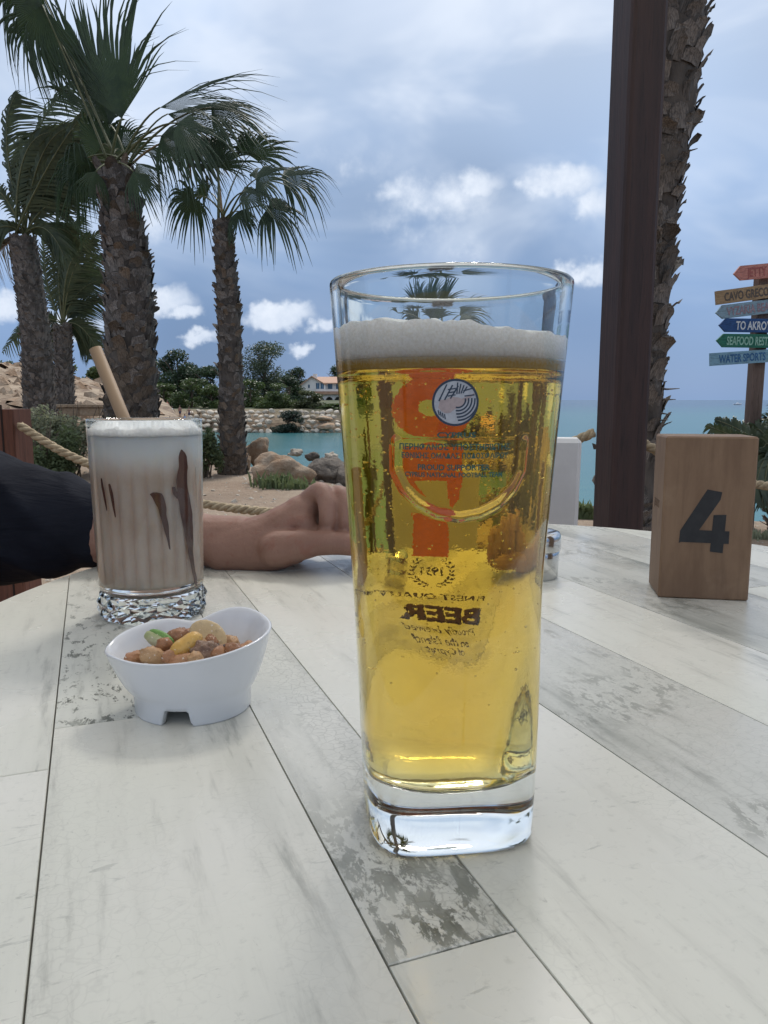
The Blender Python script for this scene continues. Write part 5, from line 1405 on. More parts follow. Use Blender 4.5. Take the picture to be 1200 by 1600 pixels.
rings += [sring(s_in(DT) * .9, DT + .0004), sring(s_in(DT) * .4, DT + .0004), sring(.0005, DT + .0004)]
obj('drink', closed_rings('drink', rings, SHK), shake)
t = NT('milk_froth'); v = t.coord('Object'); vo = t.voro(v, 420); n = t.noise(v, 150, 4, .6)
c = t.mix(t.mr(n, .3, .7), (.84, .83, .82), (.94, .93, .92)); FROTH = t.done(c, .4, t.bump(vo.outputs['Distance'], .6, .0010), Subsurface_Weight=1.0, Subsurface_Scale=.012)
FROTH.node_tree.nodes['Principled BSDF'].inputs['Subsurface Radius'].default_value = (1, .97, .94)
rings = [sring(.0005, DT), sring(s_in(DT) * .6, DT), sring(s_r(DT) - .0022, DT - .001)]
for f in np.linspace(0, 1, 8):
    q = []
    for t_ in th3:
        top = .1285 + .0022 * mnoise.noise((2.5 * math.cos(t_), 2.5 * math.sin(t_), 1)) + .0012 * mnoise.noise((9 * math.cos(t_), 9 * math.sin(t_), 4))
        z = DT + (top - DT) * f; r_ = s_r(z) - .00165
        q.append((r_ * math.cos(t_), r_ * math.sin(t_), z))
    rings.append(np.array(q))
last = rings[-1]
for f in (.95, .8, .6, .4, .2, .01):
    rings.append(np.array([(p[0] * f, p[1] * f, .1285 + (p[2] - .1285) * f + .0030 * mnoise.noise((p[0] * f * 110, p[1] * f * 110, 2)) + .0012 * mnoise.noise((p[0] * f * 300, p[1] * f * 300, 2))) for p in last]))
obj('froth', closed_rings('froth', rings, FROTH), shake)
# chocolate sauce run down the inside of the glass
CHOC = plain('chocolate_sauce', (.085, .022, .013), (.12, .035, .02), 60, .35, .1, .001)
def sauce(px, pts, seed):
    """pts: (px, py, half width px) from top to bottom on the near wall"""
    r = random.Random(seed); m = MB(); vs = []
    yy = np.linspace(pts[0][1], pts[-1][1], 40); A_ = np.array(pts, float)
    fine_ = [(np.interp(y, A_[:, 1], A_[:, 0]) + .7 * mnoise.noise((y * .06, seed, 0)), y, max(.3, np.interp(y, A_[:, 1], A_[:, 2]) * (1 + .15 * mnoise.noise((y * .05, seed + 5, 0))) * (1 if 0 < k_ < 39 else .3))) for k_, y in enumerate(yy)]
    pts = fine_
    for (x, y, w) in pts:
        z = .147 + (625 - y) * .000405 * 1.0 - .0
        zz = z - .0
        xx = (x - 600) * .000405 - SX
        rr2 = s_r(zz) - .0014
        for s in (-1, 0, 1):
            q = max(-.97, min(.97, (xx + s * w * .000405) / rr2)); a = math.asin(q); k = rr2 + (.0002 if s == 0 else -.0002)
            vs.append((k * math.sin(a), -k * math.cos(a), zz))
    n = len(pts); m.add(vs, [(3 * i + j, 3 * i + j + 1, 3 * i + j + 4, 3 * i + j + 3) for i in range(n - 1) for j in (0, 1)])
    me = m.mesh('chocolate_streak', CHOC, True); fixnormals(me); return obj('chocolate_streak', me, shake)
sauce(0, [(273, 704, 2), (274, 715, 4.5), (274, 735, 5.5), (271, 755, 6), (272, 775, 7), (274, 800, 6.5), (276, 830, 5.5), (277, 860, 3.5), (278, 890, 2), (280, 915, 1.4), (281, 935, 2)], 1)
sauce(0, [(236, 770, 9), (240, 778, 8), (245, 795, 5.5), (248, 820, 4), (251, 845, 2), (253, 865, .8)], 2)
sauce(0, [(166, 756, 2), (168, 770, 3), (171, 790, 2.4), (173, 810, 1)], 3)
sauce(0, [(151, 748, 1.5), (153, 765, 2.5), (156, 785, 2), (158, 800, .8)], 4)
sauce(0, [(310, 735, 1.5), (311, 760, 2.6), (312, 785, 2.2), (313, 802, 1)], 5)
sauce(0, [(261, 763, 2), (263, 775, 2.5), (266, 783, 1.2)], 6)
# straw
STRAW = plain('bamboo_straw', (.27, .175, .10), (.35, .24, .145), 30, .6, .15, .001, (1, 1, .1))
s0, s1 = np.array([-.1445, .542, TZ + .03]), ip(149, 545, .575)
dr_ = unit(s1 - s0)
m = MB(); L = np.linalg.norm(s1 - s0); N = 20
M = Vector((0, 0, 1)).rotation_difference(Vector(dr_)).to_matrix()
prof = [(.0046, 0), (.0046, L), (.0036, L), (.0036, 0)]
k = len(prof)
vs = [tuple(M @ Vector((r_ * math.cos(2 * math.pi * j / N), r_ * math.sin(2 * math.pi * j / N), z))) for r_, z in prof for j in range(N)]
fs = [(i * N + j, i * N + (j + 1) % N, ((i + 1) % k) * N + (j + 1) % N, ((i + 1) % k) * N + j) for i in range(k) for j in range(N)]
m.add(vs, fs); me = m.mesh('straw', STRAW, True); fixnormals(me)
so2 = obj('straw', me, None, tuple(s0)); tag(so2, 'tan drinking straw leaning out of the milkshake', 'straw')

# ------------------------------------------------------------------ snack bowl
BWX, BWY = -.0925, .3560
CER = plain('white_ceramic', (.70, .72, .75), (.74, .76, .79), 15, .22, .03, .001, Coat_Weight=.3)
bowl = empty('snack_bowl', (BWX, BWY, TZ), 'white wavy rimmed ceramic bowl of nuts on a notched foot', 'bowl')
NB = 160; tb = np.linspace(0, 2 * math.pi, NB, endpoint=False)
def rim(t_):
    # one lip pulled out to the left front, a dent on the far side
    r_ = .0343 + .0030 * math.cos(2 * (t_ - R(20))) + .0030 * math.exp(-((math.remainder(t_ - R(182), 2 * math.pi)) / .45) ** 2) - .0048 * math.exp(-((math.remainder(t_ - R(98), 2 * math.pi)) / .42) ** 2) + .0015 * math.exp(-((math.remainder(t_ - R(25), 2 * math.pi)) / .5) ** 2)
    z = .0355 + .0016 * math.cos(t_ - R(20)) + .0028 * math.sin(t_) - .0034 * math.exp(-((math.remainder(t_ - R(100), 2 * math.pi)) / .35) ** 2) - .0026 * math.exp(-((math.remainder(t_ - R(188), 2 * math.pi)) / .35) ** 2) + .0024 * math.exp(-((math.remainder(t_ - R(55), 2 * math.pi)) / .4) ** 2)
    return r_, z
def foot_r(t_): return .0265 + .0010 * math.cos(2 * t_)
prof_o = [(.0, .0125), (.30, .019), (.60, .0275), (.85, .0355)]
rings = []
def bring(fn): return np.array([fn(t_) for t_ in tb])
NOT = R(-94)
def notch(t_): 
    return abs(math.remainder(t_ - NOT, 2 * math.pi)) < R(15) or abs(math.remainder(t_ - NOT - math.pi, 2 * math.pi)) < R(15)
def lift(t_, z):
    a = min(abs(math.remainder(t_ - NOT, 2 * math.pi)), abs(math.remainder(t_ - NOT - math.pi, 2 * math.pi)))
    return max(z, .0075 * (1 - float(sstep(R(12), R(17), np.array(a)))))
rings.append(bring(lambda t_: (.0005 * math.cos(t_), .0005 * math.sin(t_), .0085)))
rings.append(bring(lambda t_: ((foot_r(t_) - .0042) * math.cos(t_), (foot_r(t_) - .0042) * math.sin(t_), .0085)))
rings.append(bring(lambda t_: ((foot_r(t_) - .0036) * math.cos(t_), (foot_r(t_) - .0036) * math.sin(t_), lift(t_, .0005))))
rings.append(bring(lambda t_: ((foot_r(t_) - .0028) * math.cos(t_), (foot_r(t_) - .0028) * math.sin(t_), lift(t_, 0.0))))
rings.append(bring(lambda t_: ((foot_r(t_) - .0006) * math.cos(t_), (foot_r(t_) - .0006) * math.sin(t_), lift(t_, 0.0))))
rings.append(bring(lambda t_: (foot_r(t_) * math.cos(t_), foot_r(t_) * math.sin(t_), lift(t_, .0010))))
rings.append(bring(lambda t_: (foot_r(t_) * 1.01 * math.cos(t_), foot_r(t_) * 1.01 * math.sin(t_), max(.0095, lift(t_, 0) + .0005))))
for f in np.linspace(.10, .97, 12):
    def fn(t_, f=f):
        rr2, zr = rim(t_); f0 = foot_r(t_) * 1.0; k = f ** .62
        return ((f0 + (rr2 - f0) * k) * math.cos(t_), (f0 + (rr2 - f0) * k) * math.sin(t_), .0100 + (zr - .0100) * f)
    rings.append(bring(fn))
for dr2, dz in [(0, -.0004), (-.0006, 0), (-.0014, 0), (-.0020, -.0006)]:
    rings.append(bring(lambda t_: ((rim(t_)[0] + dr2) * math.cos(t_), (rim(t_)[0] + dr2) * math.sin(t_), rim(t_)[1] + dz)))
for f in np.linspace(.94, .06, 10):
    def fn(t_, f=f):
        rr2, zr = rim(t_); k = f ** .5; rr2 -= .0022
        return (rr2 * (.28 + .72 * k) * math.cos(t_), rr2 * (.28 + .72 * k) * math.sin(t_), .0118 + (zr - .0118) * f)
    rings.append(bring(fn))
rings.append(bring(lambda t_: (.0005 * math.cos(t_), .0005 * math.sin(t_), .0112)))
obj('bowl', closed_rings('bowl', rings, CER), bowl)
# nuts
def nutmat(name, a, b, sc=90, rough=.5):
    t = NT(name); v = t.coord('Object'); n = t.noise(v, sc, 5, .65); n2 = t.noise(v, sc * 4, 4, .6)
    c = t.mix(t.mr(n, .3, .7), a, b); c = t.mix(t.mr(n2, .55, .72, 0, .6), c, (a[0] * .5, a[1] * .45, a[2] * .45)); c = t.mix(t.mr(t.noise(v, sc * 9, 2), .66, .72), c, (.75, .68, .58)); return t.done(c, rough, t.bump(n2, .6, .0012))
PEA = [nutmat('roast_peanut_a', (.40, .22, .10), (.56, .36, .19)), nutmat('roast_peanut_b', (.34, .15, .07), (.48, .26, .13)), nutmat('golden_nut', (.62, .34, .06), (.72, .46, .14), 90, .3), nutmat('dark_roast_peanut', (.26, .11, .05), (.38, .19, .09), 120, .35)]
WALN = nutmat('walnut', (.16, .08, .05), (.36, .24, .16), 150); BAN = nutmat('banana_chip', (.52, .38, .20), (.64, .50, .30), 60); GRN = nutmat('pale_green_bean', (.30, .36, .14), (.55, .52, .34), 60); GREEN = nutmat('green_seed_skin', (.12, .28, .05), (.2, .36, .1)); RAIS = nutmat('raisin', (.03, .02, .025), (.06, .045, .05), 200)
def nut_mesh(name, mat, l, w, h, seed, waist=.0, rough=.06, bend=0.0):
    bm = bmesh.new(); bmesh.ops.create_uvsphere(bm, u_segments=20, v_segments=14, radius=1); o3 = Vector((seed * 3.7, 0, 0))
    for v in bm.verts:
        x = v.co.x
        q = 1 - waist * math.exp(-(x / .35) ** 2)
        nn = 1 + rough * mnoise.noise(v.co * 2.2 + o3) + rough * .5 * mnoise.noise(v.co * 6 + o3)
        v.co = Vector((x * l * nn, v.co.y * w * q * nn, v.co.z * h * q * nn + bend * l * x * x))
    me = bpy.data.meshes.new(name); bm.to_mesh(me); bm.free(); me.materials.append(mat); me.polygons.foreach_set('use_smooth', [True] * len(me.polygons)); return me
pm_ = [nut_mesh('peanut', PEA[(0, 1, 3, 1, 0, 3)[k]], .0066, .0042, .0041, k + 1, .14 if k % 2 else .0, .20) for k in range(6)]
rn = random.Random(8)
def nut_at(px, py, D): p = ip(px, py + 5, D - .002); return tuple(p)
shown = [('peanut', pm_[0], 239, 1020, .345, 'plump roasted peanut at the left of the nut heap', .3), ('peanut', pm_[1], 212, 1024, .349, 'half hidden peanut at the left end of the nut heap', 1.2),
         ('peanut', pm_[1], 273, 1018, .343, 'brown peanut left of the yellow nut in the bowl', 1.0), ('peanut', pm_[2], 276, 990, .360, 'round peanut beside the green bean in the bowl', .1),
         ('peanut', pm_[3], 297, 988, .368, 'orange brown peanut behind the banana chip', .5), ('peanut', pm_[0], 361, 1001, .366, 'dark roasted peanut at the right of the banana chip', 2.0),
         ('peanut', pm_[2], 361, 1013, .350, 'peanut lying under the dark roasted one by the bowl rim', 2.6), ('peanut', pm_[1], 384, 1011, .352, 'rightmost small peanut against the bowl rim', .7),
         ('peanut', pm_[3], 286, 1029, .338, 'peanut low behind the bowl rim below the yellow nut', .2), ('peanut', pm_[0], 306, 1027, .338, 'reddish peanut under the walnut piece', 1.7),
         ('peanut', pm_[2], 330, 998, .358, 'peanut tucked behind the walnut piece', 1.9), ('peanut', pm_[1], 255, 1003, .355, 'peanut at the back left of the nut heap', 2.2), ('peanut', pm_[0], 310, 1006, .352, 'peanut buried in the middle of the nut heap', .9), ('peanut', pm_[3], 340, 1015, .347, 'peanut between the walnut and the right hand nuts', 1.5)]
for nm_, me, px, py, D, lb, rz in shown:
    o = obj(nm_, me, None, nut_at(px, py, D), (rn.uniform(-.5, .5), rn.uniform(-.4, .4), rz)); tag(o, lb, 'peanut', 'nuts in the white bowl')
for _ in range(14):
    a, q = rn.uniform(0, 6.28), rn.random() ** .5 * .016
    o = obj('peanut', pm_[_ % 6], None, (BWX + q * math.cos(a) * 1.15, BWY + q * math.sin(a), TZ + .0180 + rn.uniform(0, .0045)), rnd_rot(rn)); tag(o, 'roasted peanut deep in the bowl under the topmost nuts', 'peanut', 'nuts in the white bowl')
o = obj('yellow_nut', nut_mesh('yellow_nut', PEA[2], .0085, .0050, .0048, 31, .15), None, nut_at(291, 1003, .345), (.2, -.5, .5)); tag(o, 'glossy yellow roasted corn nut on top of the heap', 'nut')
o = obj('banana_chip', nut_mesh('banana_chip', BAN, .0100, .0072, .0013, 32, 0, .05, .10), None, nut_at(326, 989, .358), (R(52), R(28), R(-20))); tag(o, 'thin tan banana chip standing in the nuts', 'banana chip')
o = obj('walnut_piece', nut_mesh('walnut_piece', WALN, .0072, .0058, .0055, 33, .1, .35), None, nut_at(319, 1014, .344), (.4, .2, .8)); tag(o, 'wrinkled dark walnut piece in the nut bowl', 'walnut')
bean = obj('green_bean', nut_mesh('green_bean', GRN, .0080, .0034, .0036, 34), None, nut_at(248, 996, .356), (0, R(22), R(-15))); tag(bean, 'pale bean with a green skin leaning on the bowl side', 'bean')
obj('skin', nut_mesh('skin', GREEN, .0070, .0022, .0026, 35), bean, (.0006, .0006, .0022))
o = obj('raisin', nut_mesh('raisin', RAIS, .0042, .0034, .0032, 36, 0, .4), None, nut_at(343, 1013, .349), (.3, .2, .4)); tag(o, 'small black raisin between the nuts', 'raisin')

# ------------------------------------------------------------------ metal shaker behind the beer
CHR = NT('polished_steel').done((.62, .63, .64), .16, None, Metallic=1.0)
shk = empty('salt_shaker', (.1250, .6330, TZ), 'small polished steel shaker half hidden behind the beer glass', 'shaker')
m = MB(); m.lathe([(.0195, 0), (.0208, .0006), (.0215, .018), (.0218, .0225), (.0212, .0232)], 48); m.build('body', CHR, shk, True)
m = MB(); m.lathe([(.0222, .0234), (.0228, .0242), (.0226, .0350), (.0215, .0382), (.0180, .0396), (.0060, .0400), (.0002, .0400)], 48); m.build('lid', CHR, shk, True)

# ------------------------------------------------------------------ table number block
WB = NT('oak_block'); v = WB.coord('Object', (1, 1, .25)); n = WB.noise(v, 60, 6, .65, .5); n2 = WB.noise(WB.coord('Object', (1, 1, .06)), 260, 4, .6); n3 = WB.noise(WB.coord('Object'), 25, 4, .6)
c = WB.mix(WB.mr(n, .3, .7), (.165, .095, .053), (.225, .138, .08)); c = WB.mix(WB.mr(n2, .5, .75, 0, .5), c, (.125, .07, .038)); c = WB.mix(WB.mr(n3, .55, .75, 0, .3), c, (.33, .23, .15))
OAK = WB.done(c, .62, WB.bump(n2, .2, .0008))
bc = np.array([.2352, .5565]); brz = R(-10.5)
blk = empty('table_number', (.2415, .5795, TZ), 'wooden table number block with a black numeral four', 'table number', None, brz)
m = MB(); m.box((0, 0, .0604), (.0635, .0465, .1208), None, .0012); m.build('block', OAK, blk)
BLACKP = plain('black_paint', (.012, .012, .014), (.02, .02, .022), 120, .55, .2, .0004)
# the numeral, brushed shapes 4 in pixels about its own place
NS = .00047
def num(poly): return [((x - 1112) * NS + .0005, (790 - y) * NS) for x, y in poly]
m = MB()
for poly in [[(1104, 756), (1126, 760), (1124, 772), (1092, 826), (1066, 842), (1067, 822)], [(1068, 820), (1140, 821), (1140, 841), (1067, 840)], [(1115, 796), (1134, 795), (1132, 856), (1113, 854)]]:
    y_ = -.02345 - .00012 * len(m.v) / 12
    q = num(poly); m.add([(p[0], y_, p[1]) for p in q], [tuple(range(len(q)))])
me = m.mesh('numeral', BLACKP); fixnormals(me); nu = obj('numeral', me, blk, (.0020, 0, .0665))
ENG = plain('burnt_engraving', (.10, .055, .03), (.14, .08, .045), 80, .8, .1)
tm = text_mesh('JETTY', .0085, ENG, 'engraving', 1.0, 0, .0001, 0, 'CENTER')
obj('engraving', tm, blk, (-.0319, 0.002, .066), (R(90), 0, R(-90)))
# ------------------------------------------------------------------ person at the table
SKIN = NT('skin'); v = SKIN.coord('Object'); n = SKIN.noise(v, 22, 5, .6); n2 = SKIN.noise(v, 320, 4, .65); n3 = SKIN.noise(v, 90, 3, .6)
c = SKIN.mix(SKIN.mr(n, .3, .7), (.24, .126, .090), (.315, .180, .135)); c = SKIN.mix(SKIN.mr(n3, .50, .70, 0, .5), c, (.25, .098, .066)); c = SKIN.mix(SKIN.mr(SKIN.noise(v, 420, 3, .7), .60, .72, 0, .5), c, (.20, .09, .06))
wr = SKIN.noise(SKIN.coord('Object', (1, 1, .35), (0, .5, .3)), 240, 4, .7, .6)
SKINM = SKIN.done(c, .6, SKIN.bump(wr, .45, .0012, SKIN.bump(n2, .4, .0008)), Subsurface_Weight=.08, Subsurface_Scale=.01)
SKINM.node_tree.nodes['Principled BSDF'].inputs['Subsurface Radius'].default_value = (1, .35, .2)
CLOTH = NT('navy_cotton'); v = CLOTH.coord('Object'); n = CLOTH.noise(v, 12, 5, .6); n2 = CLOTH.noise(v, 900, 2, .5)
CLOTHM = CLOTH.done(CLOTH.mix(CLOTH.mr(n, .3, .7), (.008, .0095, .016), (.014, .0165, .025)), .9, CLOTH.bump(CLOTH.noise(CLOTH.coord('Object', (.6, 1, 2.2), (0, .5, 0)), 16, 4, .6, 1.2), .25, .02, CLOTH.bump(n2, .2, .0006)), Specular_IOR_Level=.15, Sheen_Weight=0.0)
SHORT = plain('beige_shorts', (.26, .22, .16), (.32, .27, .2), 30, .9, .2)
HAIR = plain('brown_hair', (.035, .022, .015), (.07, .045, .03), 60, .7, .5, .004, (1, 1, .2))
def chain(m, pts, n=16, flat=1.0, up=None):
    """pts: (x,y,z,r); a smooth capsule chain with rounded ends"""
    P = [np.array(p[:3], float) for p in pts]; Rr = [p[3] for p in pts]
    Q = [P[0]]; q = [Rr[0]]
    PP = [2 * P[0] - P[1]] + P + [2 * P[-1] - P[-2]]; RP = [Rr[0]] + Rr + [Rr[-1]]
    out_, ro = [], []
    for i in range(1, len(PP) - 2):
        for k in range(6):
            t_ = k / 6; a, b, c_, d = PP[i - 1], PP[i], PP[i + 1], PP[i + 2]
            out_.append(.5 * ((2 * b) + (-a + c_) * t_ + (2 * a - 5 * b + 4 * c_ - d) * t_ ** 2 + (-a + 3 * b - 3 * c_ + d) * t_ ** 3)); s = t_ * t_ * (3 - 2 * t_); ro.append(RP[i] * (1 - s) + RP[i + 1] * s)
    out_.append(P[-1]); ro.append(Rr[-1])
    d0, d1 = unit(out_[0] - out_[1]), unit(out_[-1] - out_[-2])
    pre = [(out_[0] + d0 * ro[0] * math.sin(a), ro[0] * math.cos(a)) for a in (1.45, 1.1, .7, .35)]
    post_ = [(out_[-1] + d1 * ro[-1] * math.sin(a), ro[-1] * math.cos(a)) for a in (.35, .7, 1.1, 1.45)]
    m.tube([p for p, _ in pre] + out_ + [p for p, _ in post_], [r_ for _, r_ in pre] + ro + [r_ for _, r_ in post_], n, True, flat, up)
def ellipsoid(m, c, r_, rot=None, nu=20, nv=14):
    vs = []; fs = []
    for i in range(nv + 1):
        a = math.pi * i / nv
        for j in range(nu):
            b = 2 * math.pi * j / nu; p = Vector((r_[0] * math.sin(a) * math.cos(b), r_[1] * math.sin(a) * math.sin(b), r_[2] * math.cos(a)))
            if rot is not None: p = rot @ p
            vs.append((c[0] + p.x, c[1] + p.y, c[2] + p.z))
    fs = [(i * nu + j, (i + 1) * nu + j, (i + 1) * nu + (j + 1) % nu, i * nu + (j + 1) % nu) for i in range(nv) for j in range(nu)]
    m.add(vs, fs)
def remeshed(name, m, mat, voxel, parent=None, smooth=4, disp=None, fac=.5):
    o = m.build(name, mat, parent, True)
    me = baked(o, [('REMESH', dict(mode='VOXEL', voxel_size=voxel, use_smooth_shade=True)), ('SMOOTH', dict(iterations=smooth, factor=fac))])
    me.name = name; me.materials.clear(); me.materials.append(mat)
    old = o.data; o.data = me; bpy.data.meshes.remove(old)
    if disp:
        co = np.zeros(len(me.vertices) * 3); me.vertices.foreach_get('co', co); co = co.reshape(-1, 3)
        no = np.zeros(len(me.vertices) * 3); me.vertices.foreach_get('normal', no); no = no.reshape(-1, 3)
        d = np.array([disp(p) for p in co]); me.vertices.foreach_set('co', (co + no * d[:, None]).ravel()); me.update()
    me.polygons.foreach_set('use_smooth', [True] * len(me.polygons))
    return o
person = empty('person', (-.80, .50, 0), 'person in a navy t-shirt resting a forearm and loose fist on the table', 'person')
PB = np.array([-.80, .50, 0])
def W3(p): return tuple(np.array(p[:3]) - PB) + tuple(p[3:])
body = MB()
def ch(pts, n=16, flat=1.0, up=None): chain(body, [W3(p) for p in pts], n, flat, up)
# forearm lying on the table, elbow to wrist, the hand built beyond it
ch([(-.405, .712, .795, .042), (-.34, .702, .790, .0405), (-.27, .690, .784, .0355), (-.20, .680, .778, .0285), (-.155, .675, .7735, .0225), (-.125, .672, .7735, .0220)], 20)
def blob(px, py, D, r_): q = ip(px, py, D - .020); return (q[0], q[1], q[2], r_ * .95)
# heel, back and edge of the hand
ch([blob(352, 857, .688, .0225), blob(400, 848, .688, .0245), blob(440, 828, .690, .0220), blob(472, 802, .694, .0180), blob(492, 780, .698, .0120)], 18)
ch([blob(335, 860, .694, .0175), blob(380, 862, .688, .0195), blob(425, 862, .679, .0180), blob(458, 856, .672, .0155)], 16)
ch([blob(400, 862, .704, .024), blob(440, 852, .712, .021), blob(478, 830, .722, .018)], 16)
ch([blob(440, 836, .704, .019), blob(480, 812, .716, .0175), blob(540, 812, .730, .0150), blob(575, 824, .738, .013)], 16)
ch([blob(440, 822, .688, .0165), blob(470, 818, .684, .0140), blob(484, 834, .679, .0105)], 12)
# fingers folded down, index nearest, and the thumb laid along below them
for k, (dx, dy, dD, f) in enumerate([(0, 0, 0, 1.0), (29, 5, .003, 1.0), (57, 12, .008, .96), (82, 24, .015, .86)]):
    ch([blob(484 + dx, 782 + dy, .694 + dD, .0108 * f), blob(500 + dx, 769 + dy, .686 + dD, .0098 * f), blob(509 + dx, 782 + dy, .676 + dD, .0083 * f), blob(511 + dx, 804 + dy, .669 + dD, .0076 * f), blob(510 + dx, 824 + dy * .8, .671 + dD, .0074 * f), blob(503 + dx, 838 + dy * .5, .684 + dD, .0074 * f), blob(496 + dx, 838 + dy * .5, .694 + dD, .0070 * f)], 14)
ch([blob(432, 858, .668, .0170), blob(470, 852, .662, .0138), blob(500, 849, .660, .0112), blob(528, 849, .660, .0106), blob(552, 851, .661, .0104), blob(574, 853, .662, .0086)], 14)
# the rest of the body, seated, out to the left
ch([(-.405, .712, .795, .042), (-.47, .720, .845, .046), (-.56, .715, .94, .052), (-.63, .70, 1.03, .058)], 16)
ch([(-.80, .50, .50, .135), (-.82, .50, .62, .13), (-.82, .50, .78, .135), (-.80, .50, .93, .15), (-.78, .51, 1.03, .12), (-.76, .51, 1.10, .06), (-.75, .51, 1.17, .055)], 20)
ch([(-.66, .69, 1.03, .062), (-.78, .50, 1.06, .075), (-.68, .31, 1.03, .062)], 16)
ch([(-.68, .31, 1.03, .056), (-.62, .27, .90, .048), (-.55, .25, .79, .042), (-.48, .28, .72, .038), (-.42, .33, .66, .030), (-.38, .36, .63, .026)], 16)
for k in range(4): ch([(-.385, .355 + .010 * k, .63 - .006 * k, .0095), (-.35, .365 + .011 * k, .61 - .006 * k, .009), (-.325, .362 + .011 * k, .59 - .004 * k, .008)], 10)
ch([(-.395, .355, .625, .0105), (-.375, .335, .605, .0098), (-.352, .330, .592, .0085)], 10)
for s in (-1, 1):
    y = .50 + s * .10
    ch([(-.78, y, .52, .105), (-.62, y + s * .02, .53, .095), (-.45, y + s * .035, .53, .075), (-.34, y + s * .04, .52, .062)], 18)
    ch([(-.34, y + s * .04, .52, .06), (-.35, y + s * .04, .40, .056), (-.37, y + s * .04, .25, .052), (-.38, y + s * .04, .10, .037), (-.38, y + s * .04, .05, .04)], 16)
    ch([(-.39, y + s * .04, .042, .042), (-.32, y + s * .045, .036, .036), (-.24, y + s * .05, .03, .03), (-.19, y + s * .05, .026, .024)], 14)
# head looking out over the table
HC = np.array([-.725, .515, 1.285]) - PB
ellipsoid(body, HC, (.093, .075, .112)); ellipsoid(body, HC + (.035, 0, -.06), (.058, .055, .055)); ellipsoid(body, HC + (.094, 0, -.012), (.016, .014, .03)); ellipsoid(body, HC + (.10, 0, -.026), (.016, .016, .012))
ellipsoid(body, HC + (.088, 0, -.062), (.014, .024, .007)); ellipsoid(body, HC + (.085, 0, -.075), (.014, .022, .008)); ellipsoid(body, HC + (.084, 0, .026), (.012, .045, .010))
for s in (-1, 1): ellipsoid(body, HC + (-.005, s * .077, -.008), (.019, .010, .032)); ellipsoid(body, HC + (.07, s * .045, -.03), (.02, .02, .02))
remeshed('body', body, SKINM, .0020, person, 1)
EYEM = plain('eye', (.7, .7, .68), (.75, .74, .72), 20, .2, 0); IRIS = plain('iris', (.05, .03, .02), (.06, .04, .03), 40, .2, 0)
for s in (-1, 1):
    m = MB(); ellipsoid(m, HC + (.078, s * .031, .006), (.0125, .0125, .0125)); e = m.build('eye', EYEM, person, True)
    m = MB(); ellipsoid(m, HC + (.0885, s * .031, .006), (.003, .0055, .0055)); m.build('iris', IRIS, e, True)
m = MB(); ellipsoid(m, HC + (-.014, 0, .022), (.098, .083, .108)); ellipsoid(m, HC + (-.045, 0, -.02), (.065, .078, .085)); ellipsoid(m, HC + (.045, 0, .088), (.045, .06, .028))
remeshed('hair', m, HAIR, .006, person, 3, lambda p: .004 * mnoise.noise(p * 60))
# t-shirt: loose sleeve ending above the forearm, folds across it
m = MB()
def cs(pts, n=18): chain(m, [W3(p) for p in pts], n)
cs([(-.268, .688, .784, .037), (-.295, .694, .786, .0425), (-.335, .700, .790, .050), (-.38, .708, .797, .058), (-.43, .714, .810, .064), (-.49, .72, .862, .070), (-.57, .715, .95, .076), (-.64, .69, 1.025, .082)])
cs([(-.300, .686, .775, .036), (-.345, .694, .776, .044), (-.44, .71, .79, .054)])
cs([(-.80, .50, .52, .152), (-.82, .50, .62, .15), (-.82, .50, .78, .155), (-.80, .50, .93, .168), (-.785, .505, 1.03, .13), (-.772, .505, 1.085, .08)])
cs([(-.66, .69, 1.03, .078), (-.78, .50, 1.055, .092), (-.68, .31, 1.03, .078)])
cs([(-.68, .31, 1.03, .074), (-.64, .28, .93, .066), (-.595, .265, .85, .062)])
ax_ = unit((1, -.06, -.02)); o_ = np.array([-.285, .709, .80]) - PB
def folds(p):
    s = (p - o_) @ ax_
    q = math.sin(78 * (s * .8 + .75 * p[2]) + 2.6 * mnoise.noise(p * 7) + 14 * p[1])
    w = .0065 * (1 - abs(q)) ** 1.5 * (.4 + mnoise.noise(p * 9 + np.array([3, 1, 2]))) 
    return w + .0022 * mnoise.noise(p * 13) + .0008 * mnoise.noise(p * 60) + .001
remeshed('t_shirt', m, CLOTHM, .0042, person, 4, folds)
m = MB()
for s in (-1, 1):
    y = .50 + s * .10
    chain(m, [W3(p) for p in [(-.80, y, .52, .122), (-.68, y + s * .01, .528, .112), (-.60, y + s * .02, .53, .106)]], 18)
remeshed('shorts', m, SHORT, .006, person, 2, lambda p: .004 * mnoise.noise(p * 16))
# what the person sits on
c2 = empty('chair', (-.82, .50, 0), 'brown wooden chair under the person in the navy t-shirt', 'chair')
m = MB(); m.box((0, 0, .375), (.42, .44, .03), None, .006); m.build('seat', RBWOOD, c2)
for sx in (-1, 1):
    for sy in (-1, 1):
        m = MB(); m.tube([(sx * .18, sy * .19, 0), (sx * .18, sy * .19, .362)], .018, 8); m.build('leg', RBWOOD, c2)
for k in range(3):
    m = MB(); m.box((-.22, 0, .52 + k * .13), (.018, .44, .07), None, .004); m.build('slat', RBWOOD, c2)
for sy in (-1, 1):
    m = MB(); m.tube([(-.205, sy * .20, .38), (-.245, sy * .20, .86)], .016, 8); m.build('back_post', RBWOOD, c2)

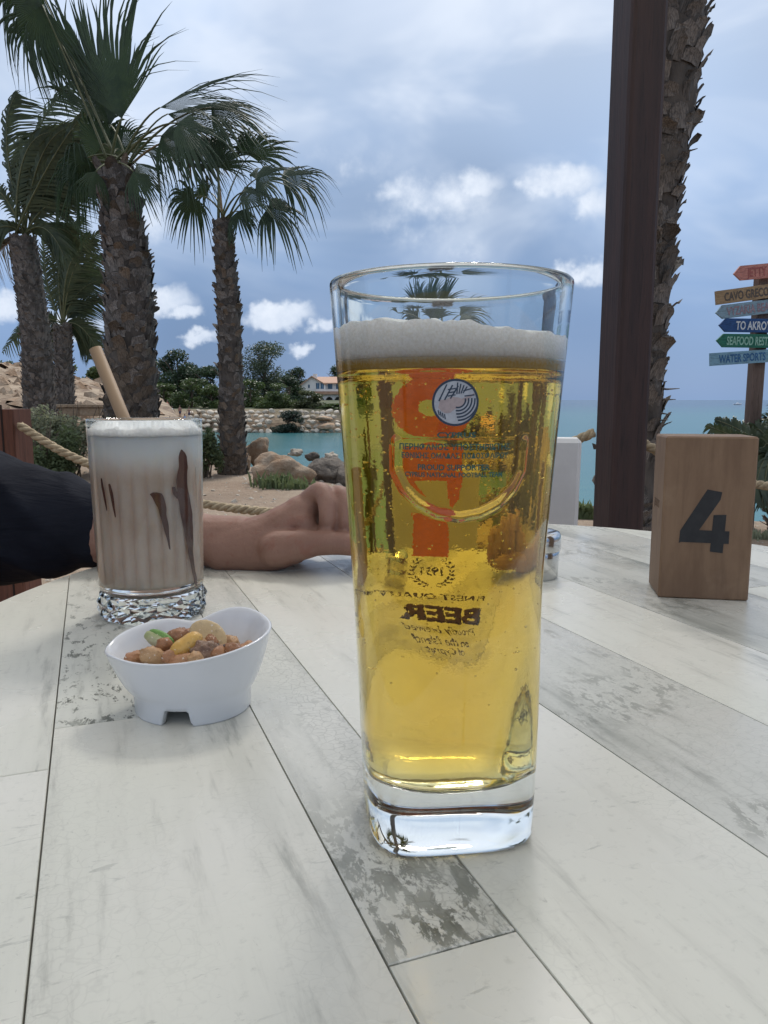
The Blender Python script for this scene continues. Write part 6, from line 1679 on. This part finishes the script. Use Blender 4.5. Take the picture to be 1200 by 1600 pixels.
# ------------------------------------------------------------------ bathers across the bay
def bather(px, D, z, h, shirt, label, seed, legs=True):
    r = random.Random(seed); X = (px - 600) * D / 1200 * 1.01
    e = empty('person', (X, D, z), label, 'person')
    b = MB(); s = h / 1.75; a = r.uniform(-.1, .1)
    for sg in (-1, 1):
        chain(b, [(sg * .09 * s, 0, .04 * s, .05 * s), (sg * .09 * s, 0, .48 * s, .06 * s), (sg * .08 * s, 0, .86 * s, .085 * s)], 8)
        chain(b, [(sg * .2 * s, 0, 1.40 * s, .05 * s), (sg * (.27 + a) * s, -.03 * s, 1.12 * s, .042 * s), (sg * .26 * s, -.10 * s, .88 * s, .035 * s)], 8)
    chain(b, [(0, 0, .9 * s, .13 * s), (0, 0, 1.15 * s, .135 * s), (0, 0, 1.38 * s, .14 * s), (0, 0, 1.5 * s, .055 * s), (0, -.01 * s, 1.56 * s, .05 * s)], 10)
    ellipsoid(b, (0, -.01 * s, 1.66 * s), (.075 * s, .095 * s, .115 * s), None, 12, 8)
    remeshed('body', b, SKINM, .03, e, 2)
    g = MB(); chain(g, [(0, 0, .84 * s, .15 * s), (0, 0, .96 * s, .155 * s)], 10); 
    if shirt is not None: chain(g, [(0, 0, 1.0 * s, .16 * s), (0, 0, 1.2 * s, .165 * s), (0, 0, 1.36 * s, .165 * s)], 10)
    remeshed('shirt' if shirt is not None else 'swimwear', g, shirt or DKB, .035, e, 1)
    hh = MB(); ellipsoid(hh, (0, .012 * s, 1.69 * s), (.083 * s, .1 * s, .11 * s), None, 12, 8); hh.build('hair', HAIR, e, True)
DKB = plain('dark_swimwear', (.03, .04, .08), (.05, .06, .1), 20, .8, 0); WSH = plain('white_shirt', (.62, .66, .72), (.7, .72, .76), 20, .8, 0); RSH = plain('red_shirt', (.4, .06, .05), (.45, .09, .07), 20, .8, 0); BSH = plain('blue_shirt', (.12, .2, .4), (.16, .25, .45), 20, .8, 0)
zb = hz(-27, 96)
for k, (px, D, sh_, lb) in enumerate([(256, 97, None, 'bather in dark swimwear left of the one in white'), (268, 96, RSH, 'small figure in a red top on the beach across the bay'), (275, 95, WSH, 'small figure in a pale shirt on the beach across the bay'), (287, 97, None, 'bare chested bather right of the pale shirt'), (294, 96, BSH, 'small figure in a blue top at the end of the riprap'), (301, 97, None, 'bather in dark swimwear beside the riprap stones')]):
    X = (px - 600) * D / 1200 * 1.01
    bather(px, D, hz(X, D), 1.72, sh_, lb, 900 + k)
bather(509, 42, SEA - .95, 1.7, None, 'bather standing waist deep in the bay behind the dark rocks', 950)
